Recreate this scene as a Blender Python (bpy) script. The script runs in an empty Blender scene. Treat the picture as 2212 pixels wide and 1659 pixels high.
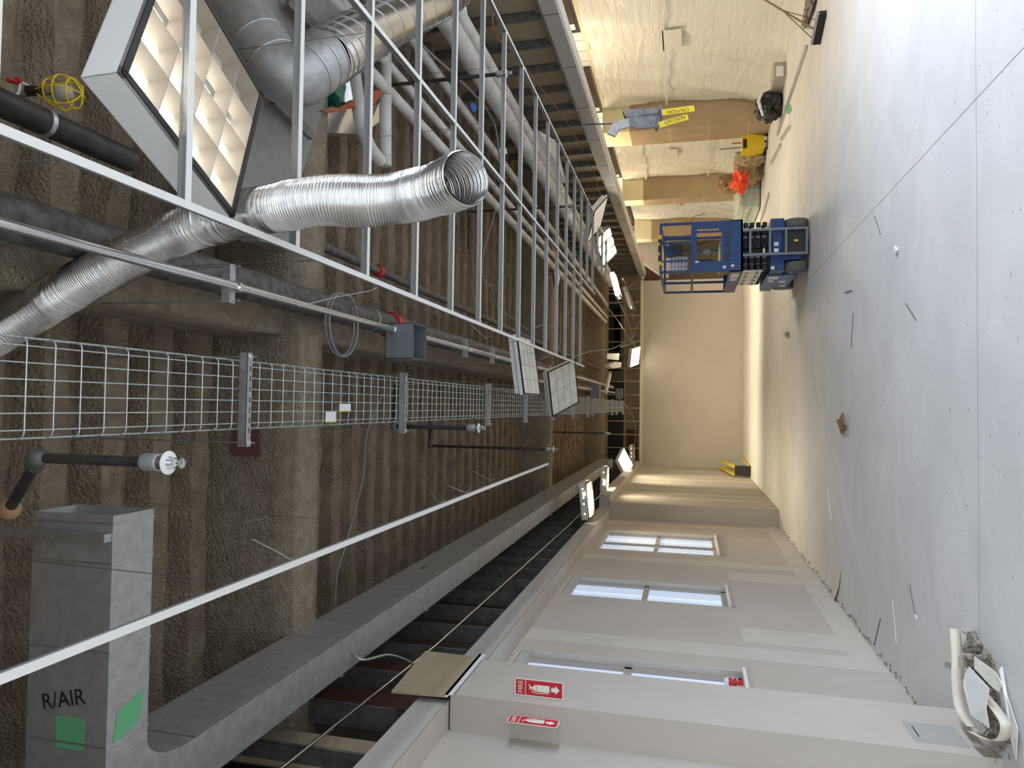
import bpy, math, random
import numpy as np
from mathutils import Vector, Matrix, noise as mnoise
random.seed(7)
sc = bpy.context.scene
col = sc.collection

# ------------------------------------------------------------------ camera
F = 1534.0; H = 1.6
def nrm(a): return a / np.linalg.norm(a)
_fw = nrm(np.array([829.5 - 883.0, -(1487.0 - 1106), F]))
_a = 0.0065; _c = -(_fw[0] * _a + _fw[1]) / _fw[2]
_up = nrm(np.array([_a, 1.0, _c])); _rt = np.cross(_up, _fw)
R = np.array([_rt, _fw, _up])            # rows: world X, Y, Z in (right, up, forward) axes of the upright picture
def ray(x, y): return R @ np.array([829.5 - y, -(x - 1106), F])
def onz(x, y, z): d = ray(x, y); return Vector(np.array([0, 0, H]) + d * ((z - H) / d[2]))
def onx(x, y, X): d = ray(x, y); return Vector(np.array([0, 0, H]) + d * (X / d[0]))
def ony(x, y, Y): d = ray(x, y); return Vector(np.array([0, 0, H]) + d * (Y / d[1]))
def zc(x, y, d): return Vector(np.array([0, 0, H]) + ray(x, y) / F * d)
cd = bpy.data.cameras.new('camera'); cam = bpy.data.objects.new('camera', cd); col.objects.link(cam)
right = R[:, 0]; upv = R[:, 1]; fwd = R[:, 2]
# the photograph lies on its side: its right-hand edge is the floor
cx_, cy_, cz_ = -upv, right, -fwd
cam.matrix_world = Matrix(((cx_[0], cy_[0], cz_[0], 0), (cx_[1], cy_[1], cz_[1], 0), (cx_[2], cy_[2], cz_[2], H), (0, 0, 0, 1)))
cd.sensor_width = 36; cd.lens = F / 2212 * 36; cd.clip_start = 0.05; cd.clip_end = 200
sc.camera = cam
# ------------------------------------------------------------------ world, light, exposure
sc.view_settings.view_transform = 'Standard'; sc.view_settings.look = 'None'
sc.view_settings.exposure = -0.14; sc.view_settings.gamma = 1.0; sc.view_settings.use_curve_mapping = False
w = bpy.data.worlds.new('world'); sc.world = w; w.use_nodes = True
bg = w.node_tree.nodes['Background']; bg.inputs[0].default_value = (0.72, 0.85, 1.0, 1); bg.inputs[1].default_value = 0.6
def area(name, loc, sx, sy, power, color, direction, spread=180):
    l = bpy.data.lights.new(name, 'AREA'); l.spread = math.radians(spread); l.shape = 'RECTANGLE'; l.size = sx; l.size_y = sy; l.energy = power; l.color = color
    o = bpy.data.objects.new(name, l); col.objects.link(o); o.location = loc
    o.rotation_euler = Vector(direction).to_track_quat('-Z', 'Y').to_euler(); return o
DAY = (0.78, 0.88, 1.0); WARM = (1.0, 0.82, 0.50)
area('daylight_rear_fill', (1.2, -2.6, 2.85), 6.0, 3.0, 430, (.76, .87, 1.0), (0, .45, -1), 150)  # added lamp pointing down, stands in for daylight; no glazing is built
area('daylight_side_fill', (6.3, 5.0, 2.6), 8.6, .7, 470, (.70, .82, 1.0), (-1, .10, -.85), 110)  # added lamp before the solid right wall, stands in for side daylight
for yy in (8.0, 12.0, 16.0, 20.0, 24.0):
    area('aisle_lamp', (5.0, yy, 4.15), 0.8, 0.8, 58, (1.0, 0.86, 0.64), (.2, 0, -1))
for xx in (-.9, 1.7, 3.0):
    area('far_wall_fill', (xx, 17.0, 3.35), .6, .6, 48, (1.0, .87, .60), (0, .7, -.8), 105)  # added unseen fills that brighten the far wall, no fittings hang here

# ------------------------------------------------------------------ materials
def mat(name, c, rough=.6, metal=0., c2=None, ns=8., amt=1., bump=0., bs=40., emit=None, es=0., stretch=None, alpha=None, trans=0.):
    m = bpy.data.materials.new(name); m.use_nodes = True; nt = m.node_tree; b = nt.nodes['Principled BSDF']
    b.inputs['Base Color'].default_value = (*c, 1); b.inputs['Roughness'].default_value = rough; b.inputs['Metallic'].default_value = metal
    tc = nt.nodes.new('ShaderNodeTexCoord'); vec = tc.outputs['Object']
    if stretch:
        mp = nt.nodes.new('ShaderNodeMapping'); mp.inputs['Scale'].default_value = stretch; nt.links.new(vec, mp.inputs[0]); vec = mp.outputs[0]
    if c2:
        n = nt.nodes.new('ShaderNodeTexNoise'); n.inputs['Scale'].default_value = ns; n.inputs['Detail'].default_value = 6; nt.links.new(vec, n.inputs['Vector'])
        r = nt.nodes.new('ShaderNodeMapRange'); r.inputs[1].default_value = .35; r.inputs[2].default_value = .65; r.inputs[4].default_value = amt; nt.links.new(n.outputs[0], r.inputs[0])
        mx = nt.nodes.new('ShaderNodeMix'); mx.data_type = 'RGBA'; mx.inputs[6].default_value = (*c, 1); mx.inputs[7].default_value = (*c2, 1)
        nt.links.new(r.outputs[0], mx.inputs[0]); nt.links.new(mx.outputs[2], b.inputs['Base Color'])
    if bump:
        n = nt.nodes.new('ShaderNodeTexNoise'); n.inputs['Scale'].default_value = bs; n.inputs['Detail'].default_value = 5; nt.links.new(vec, n.inputs['Vector'])
        bp = nt.nodes.new('ShaderNodeBump'); bp.inputs['Strength'].default_value = min(1, bump); bp.inputs['Distance'].default_value = .02 * max(1, bump)
        nt.links.new(n.outputs[0], bp.inputs['Height']); nt.links.new(bp.outputs[0], b.inputs['Normal'])
    if emit: b.inputs['Emission Color'].default_value = (*emit, 1); b.inputs['Emission Strength'].default_value = es
    if trans: b.inputs['Transmission Weight'].default_value = trans
    if alpha is not None: b.inputs['Alpha'].default_value = alpha
    return m
M = {}
M['drywall'] = mat('drywall', (.53, .475, .415), .85, c2=(.49, .44, .38), ns=1.3, bump=.03, bs=60)
M['drywall_grey'] = mat('drywall_grey', (.50, .47, .43), .85, c2=(.46, .435, .40), ns=2)
M['lid_hatch'] = mat('hatch_grey', (.40, .385, .36), .6)
M['lid_board'] = mat('lid_board', (.27, .26, .235), .9, c2=(.23, .22, .2), ns=14)
M['mud'] = mat('joint_compound', (.60, .555, .49), .8, c2=(.56, .515, .455), ns=3)
M['raw_board'] = mat('raw_board', (.42, .34, .23), .9, c2=(.38, .31, .21), ns=4)
M['cream'] = mat('cream_paint', (.78, .70, .44), .7)
M['foam'] = mat('fireproofing', (.33, .26, .175), 1., c2=(.24, .175, .115), ns=7, bump=2.0, bs=55)
M['foam_light'] = mat('fireproofing_beam', (.40, .33, .24), 1., c2=(.30, .24, .165), ns=12, bump=2.0, bs=60)
M['galv'] = mat('galvanised', (.62, .64, .65), .38, .9, c2=(.50, .52, .54), ns=26, bump=.02, bs=30)
M['galv_duct'] = mat('galvanised_duct', (.50, .50, .49), .50, .68, c2=(.40, .40, .39), ns=18, bump=.03, bs=20)
M['galv_bright'] = mat('bright_galvanised', (.80, .82, .84), .20, 1., bump=.05, bs=6)
M['alu'] = mat('aluminium_foil_duct', (.80, .79, .77), .20, 1., c2=(.66, .65, .64), ns=10)
M['zinc'] = mat('zinc_wire', (.66, .72, .74), .4, .7)
M['steel_dark'] = mat('dark_steel', (.10, .10, .10), .55, .6, c2=(.06, .055, .05), ns=6)
M['studs'] = mat('stud_steel', (.20, .19, .18), .55, .35, c2=(.13, .12, .11), ns=12)
M['white_metal'] = mat('white_enamel', (.80, .79, .76), .45)
M['grid_side'] = mat('grid_steel', (.45, .46, .46), .4, .7)
M['black'] = mat('black', (.015, .015, .017), .5)
M['blackpipe'] = mat('black_pipe', (.035, .032, .03), .45, .4, c2=(.07, .06, .05), ns=12)
M['dustpipe'] = mat('dusty_pipe', (.16, .15, .14), .6, .3, c2=(.07, .065, .06), ns=20)
M['white_pipe'] = mat('white_jacket', (.66, .64, .60), .6, c2=(.50, .48, .44), ns=5, bump=.2, bs=12)
M['red'] = mat('red_paint', (.50, .02, .02), .45)
M['sign_red'] = mat('sign_red', (.56, .012, .025), .5)
M['sign_white'] = mat('sign_cream', (.86, .84, .74), .5)
M['green_tape'] = mat('green_tape', (.13, .42, .20), .7)
M['blue'] = mat('lift_blue', (.006, .055, .20), .4, c2=(.008, .045, .165), ns=5)
M['blue_lit'] = mat('lift_blue_lit', (.03, .12, .36), .45)  # lighter copy of the lift blue, light on the side painted in
M['rubber'] = mat('tyre_rubber', (.20, .19, .175), .9, c2=(.11, .11, .10), ns=60)
M['greysteel'] = mat('grey_steel', (.20, .215, .24), .5, .4)
M['yellow'] = mat('yellow_plastic', (.80, .58, .02), .5)
M['label'] = mat('label_white', (.78, .79, .80), .5)
M['kraft'] = mat('kraft_paper', (.44, .33, .20), .9, c2=(.38, .28, .17), ns=2)
M['kraft_dark'] = mat('kraft_bag', (.33, .20, .10), .9, c2=(.25, .15, .07), ns=6)
M['orange'] = mat('safety_orange', (.90, .12, .05), .8)
M['copper'] = mat('rust_insulation', (.46, .14, .06), 1., c2=(.30, .08, .03), ns=14, bump=1, bs=20)
M['grey_cable'] = mat('grey_cable', (.22, .22, .22), .6)
M['dark_wire'] = mat('tie_wire', (.20, .18, .16), .5, .6)
M['white_wire'] = mat('bright_wire', (.62, .62, .60), .4, .6)
M['paper'] = mat('white_paper', (.80, .78, .74), .8)
M['tan_paper'] = mat('joint_tape', (.72, .65, .52), .8)
M['debris'] = mat('torn_debris', (.22, .18, .13), 1., c2=(.45, .40, .33), ns=40, bump=1.5, bs=60)
M['glass_wrap'] = mat('clear_wrap', (.55, .62, .56), .25, c2=(.35, .42, .36), ns=10, bump=.6, bs=14)
M['poly_bag'] = mat('black_bag', (.02, .02, .022), .3, bump=.8, bs=14)
M['lens'] = mat('prismatic_lens', (.80, .80, .74), .3, c2=(.62, .60, .52), ns=7)
M['lens_lit'] = mat('lit_lens', (.9, .88, .8), .4, emit=(1, .90, .66), es=8)
M['tube_near'] = mat('near_tube', (1, 1, 1), .4, emit=(1, .96, .88), es=4)
M['lens_lit2'] = mat('deep_lamp', (1, 1, 1), .4, emit=(1, .90, .70), es=3)
M['lens_glare'] = mat('glare_lens', (.85, .82, .7), .4, emit=(1, .92, .72), es=.35)  # lens is off; faint glow stands in for glare from the neighbouring light
M['tube_lit'] = mat('lit_tube', (1, 1, 1), .4, emit=(1, .95, .82), es=55)
M['louvre'] = mat('satin_louvre', (.46, .41, .34), .5, .1)
M['sleeve'] = mat('dull_sheet_metal', (.16, .16, .165), .5, .3, c2=(.26, .26, .26), ns=9)
M['patch'] = mat('sheet_patch', (.76, .73, .64), .5)
M['kraft_seam'] = mat('kraft_seam', (.50, .385, .245), .7)
M['teal'] = mat('teal_duct', (.02, .16, .12), .5)
M['pane'] = mat('frosted_pane', (.62, .70, .82), .35, emit=(.62, .74, 1.0), es=.5)
M['pane_bar'] = mat('glowing_muntin', (.85, .9, .95), .5, emit=(.8, .9, 1), es=.35)  # bar glows by itself in place of daylight falling on it
M['frame'] = mat('window_frame', (.42, .37, .32), .6)
M['reddish'] = mat('red_board', (.16, .065, .05), .9, c2=(.10, .05, .04), ns=3)
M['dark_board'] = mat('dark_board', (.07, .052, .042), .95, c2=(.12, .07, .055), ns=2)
M['green_board'] = mat('green_board', (.13, .15, .11), .9)
M['blue_tape'] = mat('blue_tape', (.01, .12, .45), .6)

def floor_mat():
    m = mat('concrete', (.72, .69, .66), .62, c2=(.66, .635, .61), ns=.9, bump=.02, bs=30); nt = m.node_tree; b = nt.nodes['Principled BSDF']
    src = b.inputs['Base Color'].links[0].from_socket
    tc = nt.nodes.new('ShaderNodeTexCoord')
    # trowel sweeps
    wv = nt.nodes.new('ShaderNodeTexNoise'); wv.inputs['Scale'].default_value = 1.1; wv.inputs['Detail'].default_value = 9; wv.inputs['Distortion'].default_value = 2.2
    mp = nt.nodes.new('ShaderNodeMapping'); mp.inputs['Scale'].default_value = (.9, 1.1, 1); nt.links.new(tc.outputs['Object'], mp.inputs[0]); nt.links.new(mp.outputs[0], wv.inputs['Vector'])
    r = nt.nodes.new('ShaderNodeMapRange'); r.inputs[1].default_value = .38; r.inputs[2].default_value = .66; r.inputs[3].default_value = .955; r.inputs[4].default_value = 1.035; nt.links.new(wv.outputs[0], r.inputs[0])
    # small dirt specks
    sp = nt.nodes.new('ShaderNodeTexNoise'); sp.inputs['Scale'].default_value = 26; sp.inputs['Detail'].default_value = 3; nt.links.new(tc.outputs['Object'], sp.inputs['Vector'])
    r2 = nt.nodes.new('ShaderNodeMapRange'); r2.inputs[1].default_value = .67; r2.inputs[2].default_value = .73; r2.inputs[3].default_value = 1; r2.inputs[4].default_value = .45; nt.links.new(sp.outputs[0], r2.inputs[0])
    sx = nt.nodes.new('ShaderNodeSeparateXYZ'); nt.links.new(tc.outputs['Object'], sx.inputs[0])
    def line(sock, k, wd, val):
        a = nt.nodes.new('ShaderNodeMath'); a.operation = 'SUBTRACT'; nt.links.new(sock, a.inputs[0]); a.inputs[1].default_value = k
        c = nt.nodes.new('ShaderNodeMath'); c.operation = 'ABSOLUTE'; nt.links.new(a.outputs[0], c.inputs[0])
        g = nt.nodes.new('ShaderNodeMapRange'); g.inputs[1].default_value = wd * .5; g.inputs[2].default_value = wd; g.inputs[3].default_value = val; g.inputs[4].default_value = 1; nt.links.new(c.outputs[0], g.inputs[0]); return g.outputs[0]
    socks = [r.outputs[0], r2.outputs[0], line(sx.outputs[1], 4.565, .004, .35), line(sx.outputs[1], 9.15, .006, .6), line(sx.outputs[1], 13.7, .008, .6), line(sx.outputs[1], 6.3, .005, .93), line(sx.outputs[0], 1.81, .0045, .25)]
    cur = socks[0]
    for s in socks[1:]:
        k = nt.nodes.new('ShaderNodeMath'); k.operation = 'MULTIPLY'; nt.links.new(cur, k.inputs[0]); nt.links.new(s, k.inputs[1]); cur = k.outputs[0]
    vm = nt.nodes.new('ShaderNodeVectorMath'); vm.operation = 'SCALE'; nt.links.new(src, vm.inputs[0]); nt.links.new(cur, vm.inputs['Scale']); nt.links.new(vm.outputs[0], b.inputs['Base Color'])
    return m
M['floor'] = floor_mat()
def plastic_mat():
    m = mat('poly_sheet', (.86, .83, .73), .34, c2=(.80, .77, .67), ns=1.5); nt = m.node_tree; b = nt.nodes['Principled BSDF']
    tc = nt.nodes.new('ShaderNodeTexCoord'); mp = nt.nodes.new('ShaderNodeMapping'); mp.inputs['Scale'].default_value = (1, .55, 3.2); mp.inputs['Rotation'].default_value = (.35, 0, 0)
    n = nt.nodes.new('ShaderNodeTexNoise'); n.inputs['Scale'].default_value = 1.8; n.inputs['Detail'].default_value = 7; n.inputs['Distortion'].default_value = 1.2
    nt.links.new(tc.outputs['Object'], mp.inputs[0]); nt.links.new(mp.outputs[0], n.inputs['Vector'])
    bp = nt.nodes.new('ShaderNodeBump'); bp.inputs['Strength'].default_value = .35; bp.inputs['Distance'].default_value = .10; nt.links.new(n.outputs[0], bp.inputs['Height']); nt.links.new(bp.outputs[0], b.inputs['Normal'])
    return m
M['poly'] = plastic_mat()

# ------------------------------------------------------------------ mesh helpers
ORG = {}
def V(*a): return Vector(a)
def frame(z):
    z = z.normalized(); t = V(0, 0, 1) if abs(z.z) < .9 else V(1, 0, 0); x = t.cross(z).normalized(); return x, z.cross(x)
class MB:
    def __init__(s): s.v = []; s.f = []; s.m = []; s.s = []
    def add(s, vs, fs, mi=0, sm=False):
        o = len(s.v); s.v += [tuple(p) for p in vs]
        for f in fs: s.f.append(tuple(i + o for i in f)); s.m.append(mi); s.s.append(sm)
        return s
    def box(s, a, b, mi=0):
        (x0, y0, z0), (x1, y1, z1) = [[min(p, q) for p, q in zip(a, b)], [max(p, q) for p, q in zip(a, b)]]
        return s.add([(x0, y0, z0), (x1, y0, z0), (x1, y1, z0), (x0, y1, z0), (x0, y0, z1), (x1, y0, z1), (x1, y1, z1), (x0, y1, z1)],
                     [(3, 2, 1, 0), (4, 5, 6, 7), (0, 1, 5, 4), (1, 2, 6, 5), (2, 3, 7, 6), (3, 0, 4, 7)], mi)
    def obox(s, c, ax, ay, az, hx, hy, hz, mi=0):
        c = Vector(c); vs = [c + ax * (i * hx) + ay * (j * hy) + az * (k * hz) for k in (-1, 1) for j in (-1, 1) for i in (-1, 1)]
        return s.add(vs, [(0, 2, 3, 1), (4, 5, 7, 6), (0, 1, 5, 4), (1, 3, 7, 5), (3, 2, 6, 7), (2, 0, 4, 6)], mi)
    def bar(s, p, q, wx, wy, mi=0, ref=None):
        p, q = Vector(p), Vector(q); d = (q - p); L = d.length; d.normalize()
        if ref is None: x, y = frame(d)
        else: x = Vector(ref).cross(d).normalized(); y = d.cross(x)
        return s.obox((p + q) / 2, x, y, d, wx / 2, wy / 2, L / 2, mi)
    def tube(s, pts, r, n=8, mi=0, cap=True, sm=True):
        pts = [Vector(p) for p in pts]; k = len(pts); rr = r if isinstance(r, (list, tuple)) else [r] * k
        x = None; rings = []
        for i, p in enumerate(pts):
            d = (pts[min(i + 1, k - 1)] - pts[max(i - 1, 0)]).normalized()
            if x is None: x, y = frame(d)
            else: x = (x - d * x.dot(d)).normalized(); y = d.cross(x)
            rings.append([p + (x * math.cos(2 * math.pi * j / n) + y * math.sin(2 * math.pi * j / n)) * rr[i] for j in range(n)])
        vs = [q for rg in rings for q in rg]; fs = []
        for i in range(k - 1):
            for j in range(n): a = i * n + j; b = i * n + (j + 1) % n; fs.append((a, b, b + n, a + n))
        s.add(vs, fs, mi, sm)
        if cap: s.add(rings[0], [tuple(range(n))[::-1]], mi); s.add(rings[-1], [tuple(range(n))], mi)
        return s
    def poly(s, pts, d, mi=0):                                    # flat outline given thickness along vector d
        n = len(pts); d = Vector(d); vs = [Vector(p) for p in pts] + [Vector(p) + d for p in pts]
        fs = [tuple(range(n))[::-1], tuple(range(n, 2 * n))] + [(i, (i + 1) % n, n + (i + 1) % n, n + i) for i in range(n)]
        return s.add(vs, fs, mi)
    def ell(s, c, rx, ry, rz, nu=16, nv=10, mi=0, jit=0., sm=True):
        vs = []
        for i in range(nv + 1):
            th = math.pi * i / nv
            for j in range(nu):
                ph = 2 * math.pi * j / nu; k = 1 + random.uniform(-jit, jit)
                vs.append((c[0] + rx * k * math.sin(th) * math.cos(ph), c[1] + ry * k * math.sin(th) * math.sin(ph), c[2] + rz * k * math.cos(th)))
        fs = [(i * nu + j, (i + 1) * nu + j, (i + 1) * nu + (j + 1) % nu, i * nu + (j + 1) % nu) for i in range(nv) for j in range(nu)]
        return s.add(vs, fs, mi, sm)
    def text(s, t, o, ax, ay, size, th=.001, mi=0, center=True):
        cu = bpy.data.curves.new('t', 'FONT'); cu.body = t; cu.size = size; cu.extrude = th / 2
        if center: cu.align_x = 'CENTER'; cu.align_y = 'CENTER'
        ob = bpy.data.objects.new('t', cu); me = bpy.data.meshes.new_from_object(ob)
        ax = Vector(ax).normalized(); ay = Vector(ay).normalized(); az = ax.cross(ay); o = Vector(o)
        s.add([o + ax * v.co.x + ay * v.co.y + az * v.co.z for v in me.vertices], [tuple(p.vertices) for p in me.polygons], mi)
        bpy.data.objects.remove(ob); bpy.data.curves.remove(cu); bpy.data.meshes.remove(me); return s
    def build(s, name, mats, parent=None, label=None, cat=None, group=None, kind=None, org=None):
        if not isinstance(mats, (list, tuple)): mats = [mats]
        me = bpy.data.meshes.new(name); P = np.array(s.v, dtype=float)
        if parent is not None: og = ORG[parent]
        elif org is not None: og = Vector(org)
        elif kind == 'structure': og = V(0, 0, 0)
        else: mn = P.min(0); mx_ = P.max(0); og = V((mn[0] + mx_[0]) / 2, (mn[1] + mx_[1]) / 2, mn[2])
        P = P - np.array(og); me.from_pydata([tuple(p) for p in P], [], s.f)
        for m_ in mats: me.materials.append(M[m_] if isinstance(m_, str) else m_)
        me.polygons.foreach_set('material_index', s.m); me.polygons.foreach_set('use_smooth', s.s); me.update()
        o = bpy.data.objects.new(name, me); col.objects.link(o)
        if parent is not None: o.parent = parent
        else: o.location = og
        ORG[o] = og; tag(o, label, cat, group, kind); return o
def tag(o, label=None, cat=None, group=None, kind=None):
    if label: o['label'] = label
    if cat: o['category'] = cat
    if group: o['group'] = group
    if kind: o['kind'] = kind
def root(name, loc, label, cat, group=None):
    o = bpy.data.objects.new(name, None); o.empty_display_size = .1; col.objects.link(o); o.location = loc; ORG[o] = Vector(loc); tag(o, label, cat, group); return o
def kids(o): return [c for c in col.objects if c.parent is o]
def copy_tree(o, parent=None):
    c = o.copy(); col.objects.link(c)
    if parent is not None: c.parent = parent
    for ch in kids(o): copy_tree(ch, c)
    return c
NTH = ['first', 'second', 'third', 'fourth', 'fifth', 'sixth', 'seventh', 'eighth', 'ninth', 'tenth', 'eleventh', 'twelfth', 'thirteenth', 'fourteenth', 'fifteenth', 'sixteenth', 'seventeenth', 'eighteenth', 'nineteenth', 'twentieth'] + ['%d%s' % (n, 'st' if n % 10 == 1 else 'nd' if n % 10 == 2 else 'rd' if n % 10 == 3 else 'th') for n in range(21, 80)]
def spline(pts, n=12):
    pts = [Vector(p) for p in pts]; out = []
    for i in range(len(pts) - 1):
        p0, p1, p2, p3 = pts[max(i - 1, 0)], pts[i], pts[i + 1], pts[min(i + 2, len(pts) - 1)]
        for k in range(n):
            t = k / n; out.append(.5 * ((2 * p1) + (p2 - p0) * t + (2 * p0 - 5 * p1 + 4 * p2 - p3) * t * t + (3 * p1 - p0 - 3 * p2 + p3) * t ** 3))
    out.append(pts[-1]); return out
ST = 'structure'
YF = 22.7; XL = -2.1; XF = -1.8

# ------------------------------------------------------------------ setting
MB().box((-2.6, -4.6, -.2), (8.2, 29, 0)).build('floor', 'floor', kind=ST)
# left wall with its three window openings
WIN = [(10.68, 12.33), (7.96, 8.82), (5.05, 6.05)]
wl = MB(); ys = [4.96, *sorted([v for p in WIN for v in p]), 13.66]
for i in range(0, len(ys) - 1, 2): wl.box((XL - .24, ys[i], 0), (XL, ys[i + 1], 3.3))
for a, b in WIN: wl.box((XL - .24, a, 0), (XL, b, 1.15)).box((XL - .24, a, 3.0), (XL, b, 3.3))
wall_left = wl.build('wall_left', 'drywall', kind=ST)
md = MB()                                        # skim coats over the board joints
for y in (6.5, 10.1, 13.2): md.box((XL, y - .16, .02), (XL + .002, y + .16, 3.03))
for y in (9.3, 6.9): md.box((XL, y - .1, .25), (XL + .0025, y + .35, 1.1))
md.box((XL, 6.6, 0.02), (XL + .0015, 13.6, .25))
md.build('joint_compound', 'mud', wall_left)
wf = MB().box((-2.4, 13.66, 0), (XF, YF, 3.05)).build('wall_left_far', 'drywall', kind=ST)
md = MB()
for y in (14.5, 15.3, 16.1, 17.2, 18.4, 19.6, 21.0): md.box((XF, y, .05), (XF + .003, y + .3, 3.0))
md.build('joint_compound', 'mud', wf)
MB().box((-2.3, 4.27, 0), (-1.8, 4.90, 3.03)).build('wall_left_pier', 'drywall', kind=ST)
MB().box((-2.3, -3, 0), (-2.02, 4.27, 3.05)).build('wall_left_near', 'drywall', kind=ST)
# soffits along the top of the left wall
def jag(y0, y1, x, z0, z1):
    b = MB(); b.box((XL - .2, y0, z0), (x, y1, z1), 0); b.box((XL + .0, y0, z0 - .003), (x + .001, y1, z0), 1)  # underside slab is lighter: bounce from below put into its colour
    b.box((x, y0, z0), (x + .003, y1, z0 + .012), 2); return b
jag(4.96, 13.66, -1.9, 3.045, 3.245).build('trim_1', ['drywall_grey', 'mud', 'raw_board'], kind=ST)
jag(-3, 4.30, -1.85, 3.045, 3.245).build('trim_2', ['drywall_grey', 'mud', 'raw_board'], kind=ST)
jag(13.66, YF, -1.66, 3.045, 3.245).build('trim_3', ['drywall_grey', 'mud', 'raw_board'], kind=ST)
# bare studs and dark cavity above the left soffit
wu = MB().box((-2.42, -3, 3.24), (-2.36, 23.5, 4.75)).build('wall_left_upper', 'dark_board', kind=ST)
def cstud(b, x0, x1, y, z0, z1, t=.03):
    b.box((x1 - .002, y, z0), (x1, y + t, z1)); b.box((x0, y, z0), (x1, y + .002, z1)); b.box((x0, y, z0), (x0 + .002, y + t, z1)); return b
for k in range(42):
    y = -.45 + .6 * k
    if y > 22.5: break
    cstud(MB(), -2.13, -1.98, y, 3.245, 4.62).build('stud', 'studs', wu)
MB().box((-2.14, -3, 3.245), (-1.97, 23, 3.27)).build('track', 'studs', wu)
for y, m_ in ((3.4, 'reddish'), (5.0, 'reddish'), (8.0, 'reddish'), (9.2, 'dark_board')): MB().box((-2.33, y, 3.25), (-2.31, y + 1.1, 4.4)).build('board_or_void', m_, wu)
MB().box((-2.1, 3.72, 3.42), (-2.08, 4.12, 4.5)).build('board_or_void', 'raw_board', wu)
# far wall
MB().box((XF - .1, YF, 0), (4.03, YF + .15, 3.02)).build('wall_back', 'drywall', kind=ST)
MB().box((XF, YF - .02, 3.0), (4.05, YF + .15, 3.09)).build('trim_4', 'cream', kind=ST)
MB().box((XF, YF - .006, 0), (4.0, YF, .02)).build('baseboard_back', 'frame', kind=ST)
wb = MB().box((-2.4, YF + .5, 3.1), (4.3, YF + .55, 5)).build('wall_back_upper', 'raw_board', kind=ST)
for k in range(14): cstud(MB(), 0, .09, 0, 0, 1); x = XF + .1 + .42 * k; MB().box((x, YF - .02, 3.09), (x + .035, YF + .1, 4.55)).build('stud', 'raw_board', wb)
MB().box((XF, YF - .03, 4.1), (4.2, YF + .05, 4.2)).box((XF, YF - .03, 3.55), (4.2, YF + .03, 3.58)).build('cross_track', 'raw_board', wb)
for x0, x1, z0, z1, m_ in ((-1.7, .9, 3.62, 4.1, 'black'), (1.2, 4.0, 3.75, 4.5, 'black'), (.9, 3.2, 3.65, 3.95, 'green_board'), (-1.5, -.7, 3.2, 3.5, 'reddish')):  # black ones are voids, their darkness painted; the rest are boards
    MB().box((x0, YF + .4, z0), (x1, YF + .45, z1)).build('board_or_void', m_, wb)
# right wall: board, cream header, dark transom windows and white tile above
MB().box((6.5, 2, 0), (6.65, 28, 3.34)).build('wall_right', 'drywall', kind=ST)
MB().box((6.4, 2, 3.34), (6.6, 28, 3.42)).build('trim_5', 'cream', kind=ST)
wt = MB().box((6.46, 2, 3.42), (6.6, 28, 4.3)).build('wall_right_upper', 'white_metal', kind=ST)
lg = MB()
for k in range(60): lg.box((6.455, 5 + k * .38, 3.42), (6.461, 5.012 + k * .38, 4.3))
for z in (3.62, 3.8): lg.box((6.455, 2, z), (6.461, 28, z + .006))
lg.build('tile_joint', 'frame', wt)
for i, (a, b) in enumerate([(9.6, 11.9), (13.2, 15.3), (17.4, 19.8), (22.0, 25.5)]):
    f = MB().box((6.43, a, 3.43), (6.47, b, 4.25), 1).build('window_%d' % (i + 4), ['frame', 'black'], kind=ST)
    MB().box((6.42, a + .05, 3.48), (6.432, b - .35, 4.2)).build('pane', 'dark_board', f)
    MB().box((6.42, b - .3, 3.5), (6.43, b - .12, 4.1)).build('blind_stack', 'white_metal', f)
# bulkhead between room and aisle, open studs above
bh = MB().box((4.2, -3, 2.97), (4.45, YF + .3, 3.14), 0).box((4.24, -3, 2.955), (4.40, YF + .3, 2.97), 1).box((4.2, -3, 2.962), (4.215, YF + .3, 2.97), 1)
for k in range(24): bh.box((4.196, -1.2 + 1.22 * k, 2.97), (4.2, -1.196 + 1.22 * k, 3.14), 2)
bh.build('trim_6', ['drywall_grey', 'white_metal', 'black'], kind=ST)
ru = MB().box((4.30, -3, 3.14), (4.33, 23.5, 4.7)).build('wall_right_stud', 'raw_board', kind=ST)
for k in range(40):
    y = .2 + .6 * k
    if y > 22.6: break
    b = MB(); b.box((4.2, y, 3.14), (4.202, y + .035, 4.62)).box((4.2, y, 3.14), (4.29, y + .002, 4.62)).box((4.288, y, 3.14), (4.29, y + .035, 4.62)); b.build('stud', 'studs', ru)
    if k > 8: MB().box((4.27, y - .003, 3.20), (4.31, y, 3.24)).build('punch_hole_tab', 'raw_board', ru)
MB().box((4.19, -3, 3.14), (4.295, 23, 3.165)).build('track', 'studs', ru)
for k in range(7): MB().box((4.215, 5.5 + 2.4 * k, 3.6), (4.245, 5.54 + 2.4 * k, 4.1)).build('conduit_stub', 'studs', ru)
MB().box((4.45, -3, 4.3), (8, 29, 4.4)).build('ceiling_aisle', 'drywall', kind=ST)
# end of the aisle
MB().box((3.9, 27.5, 0), (7.5, 27.7, 4.3)).build('wall_aisle_end', 'raw_board', kind=ST)
MB().box((7.9, -3, 0), (8.0, 29, 4.3)).build('wall_outer', 'drywall', kind=ST)
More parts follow.
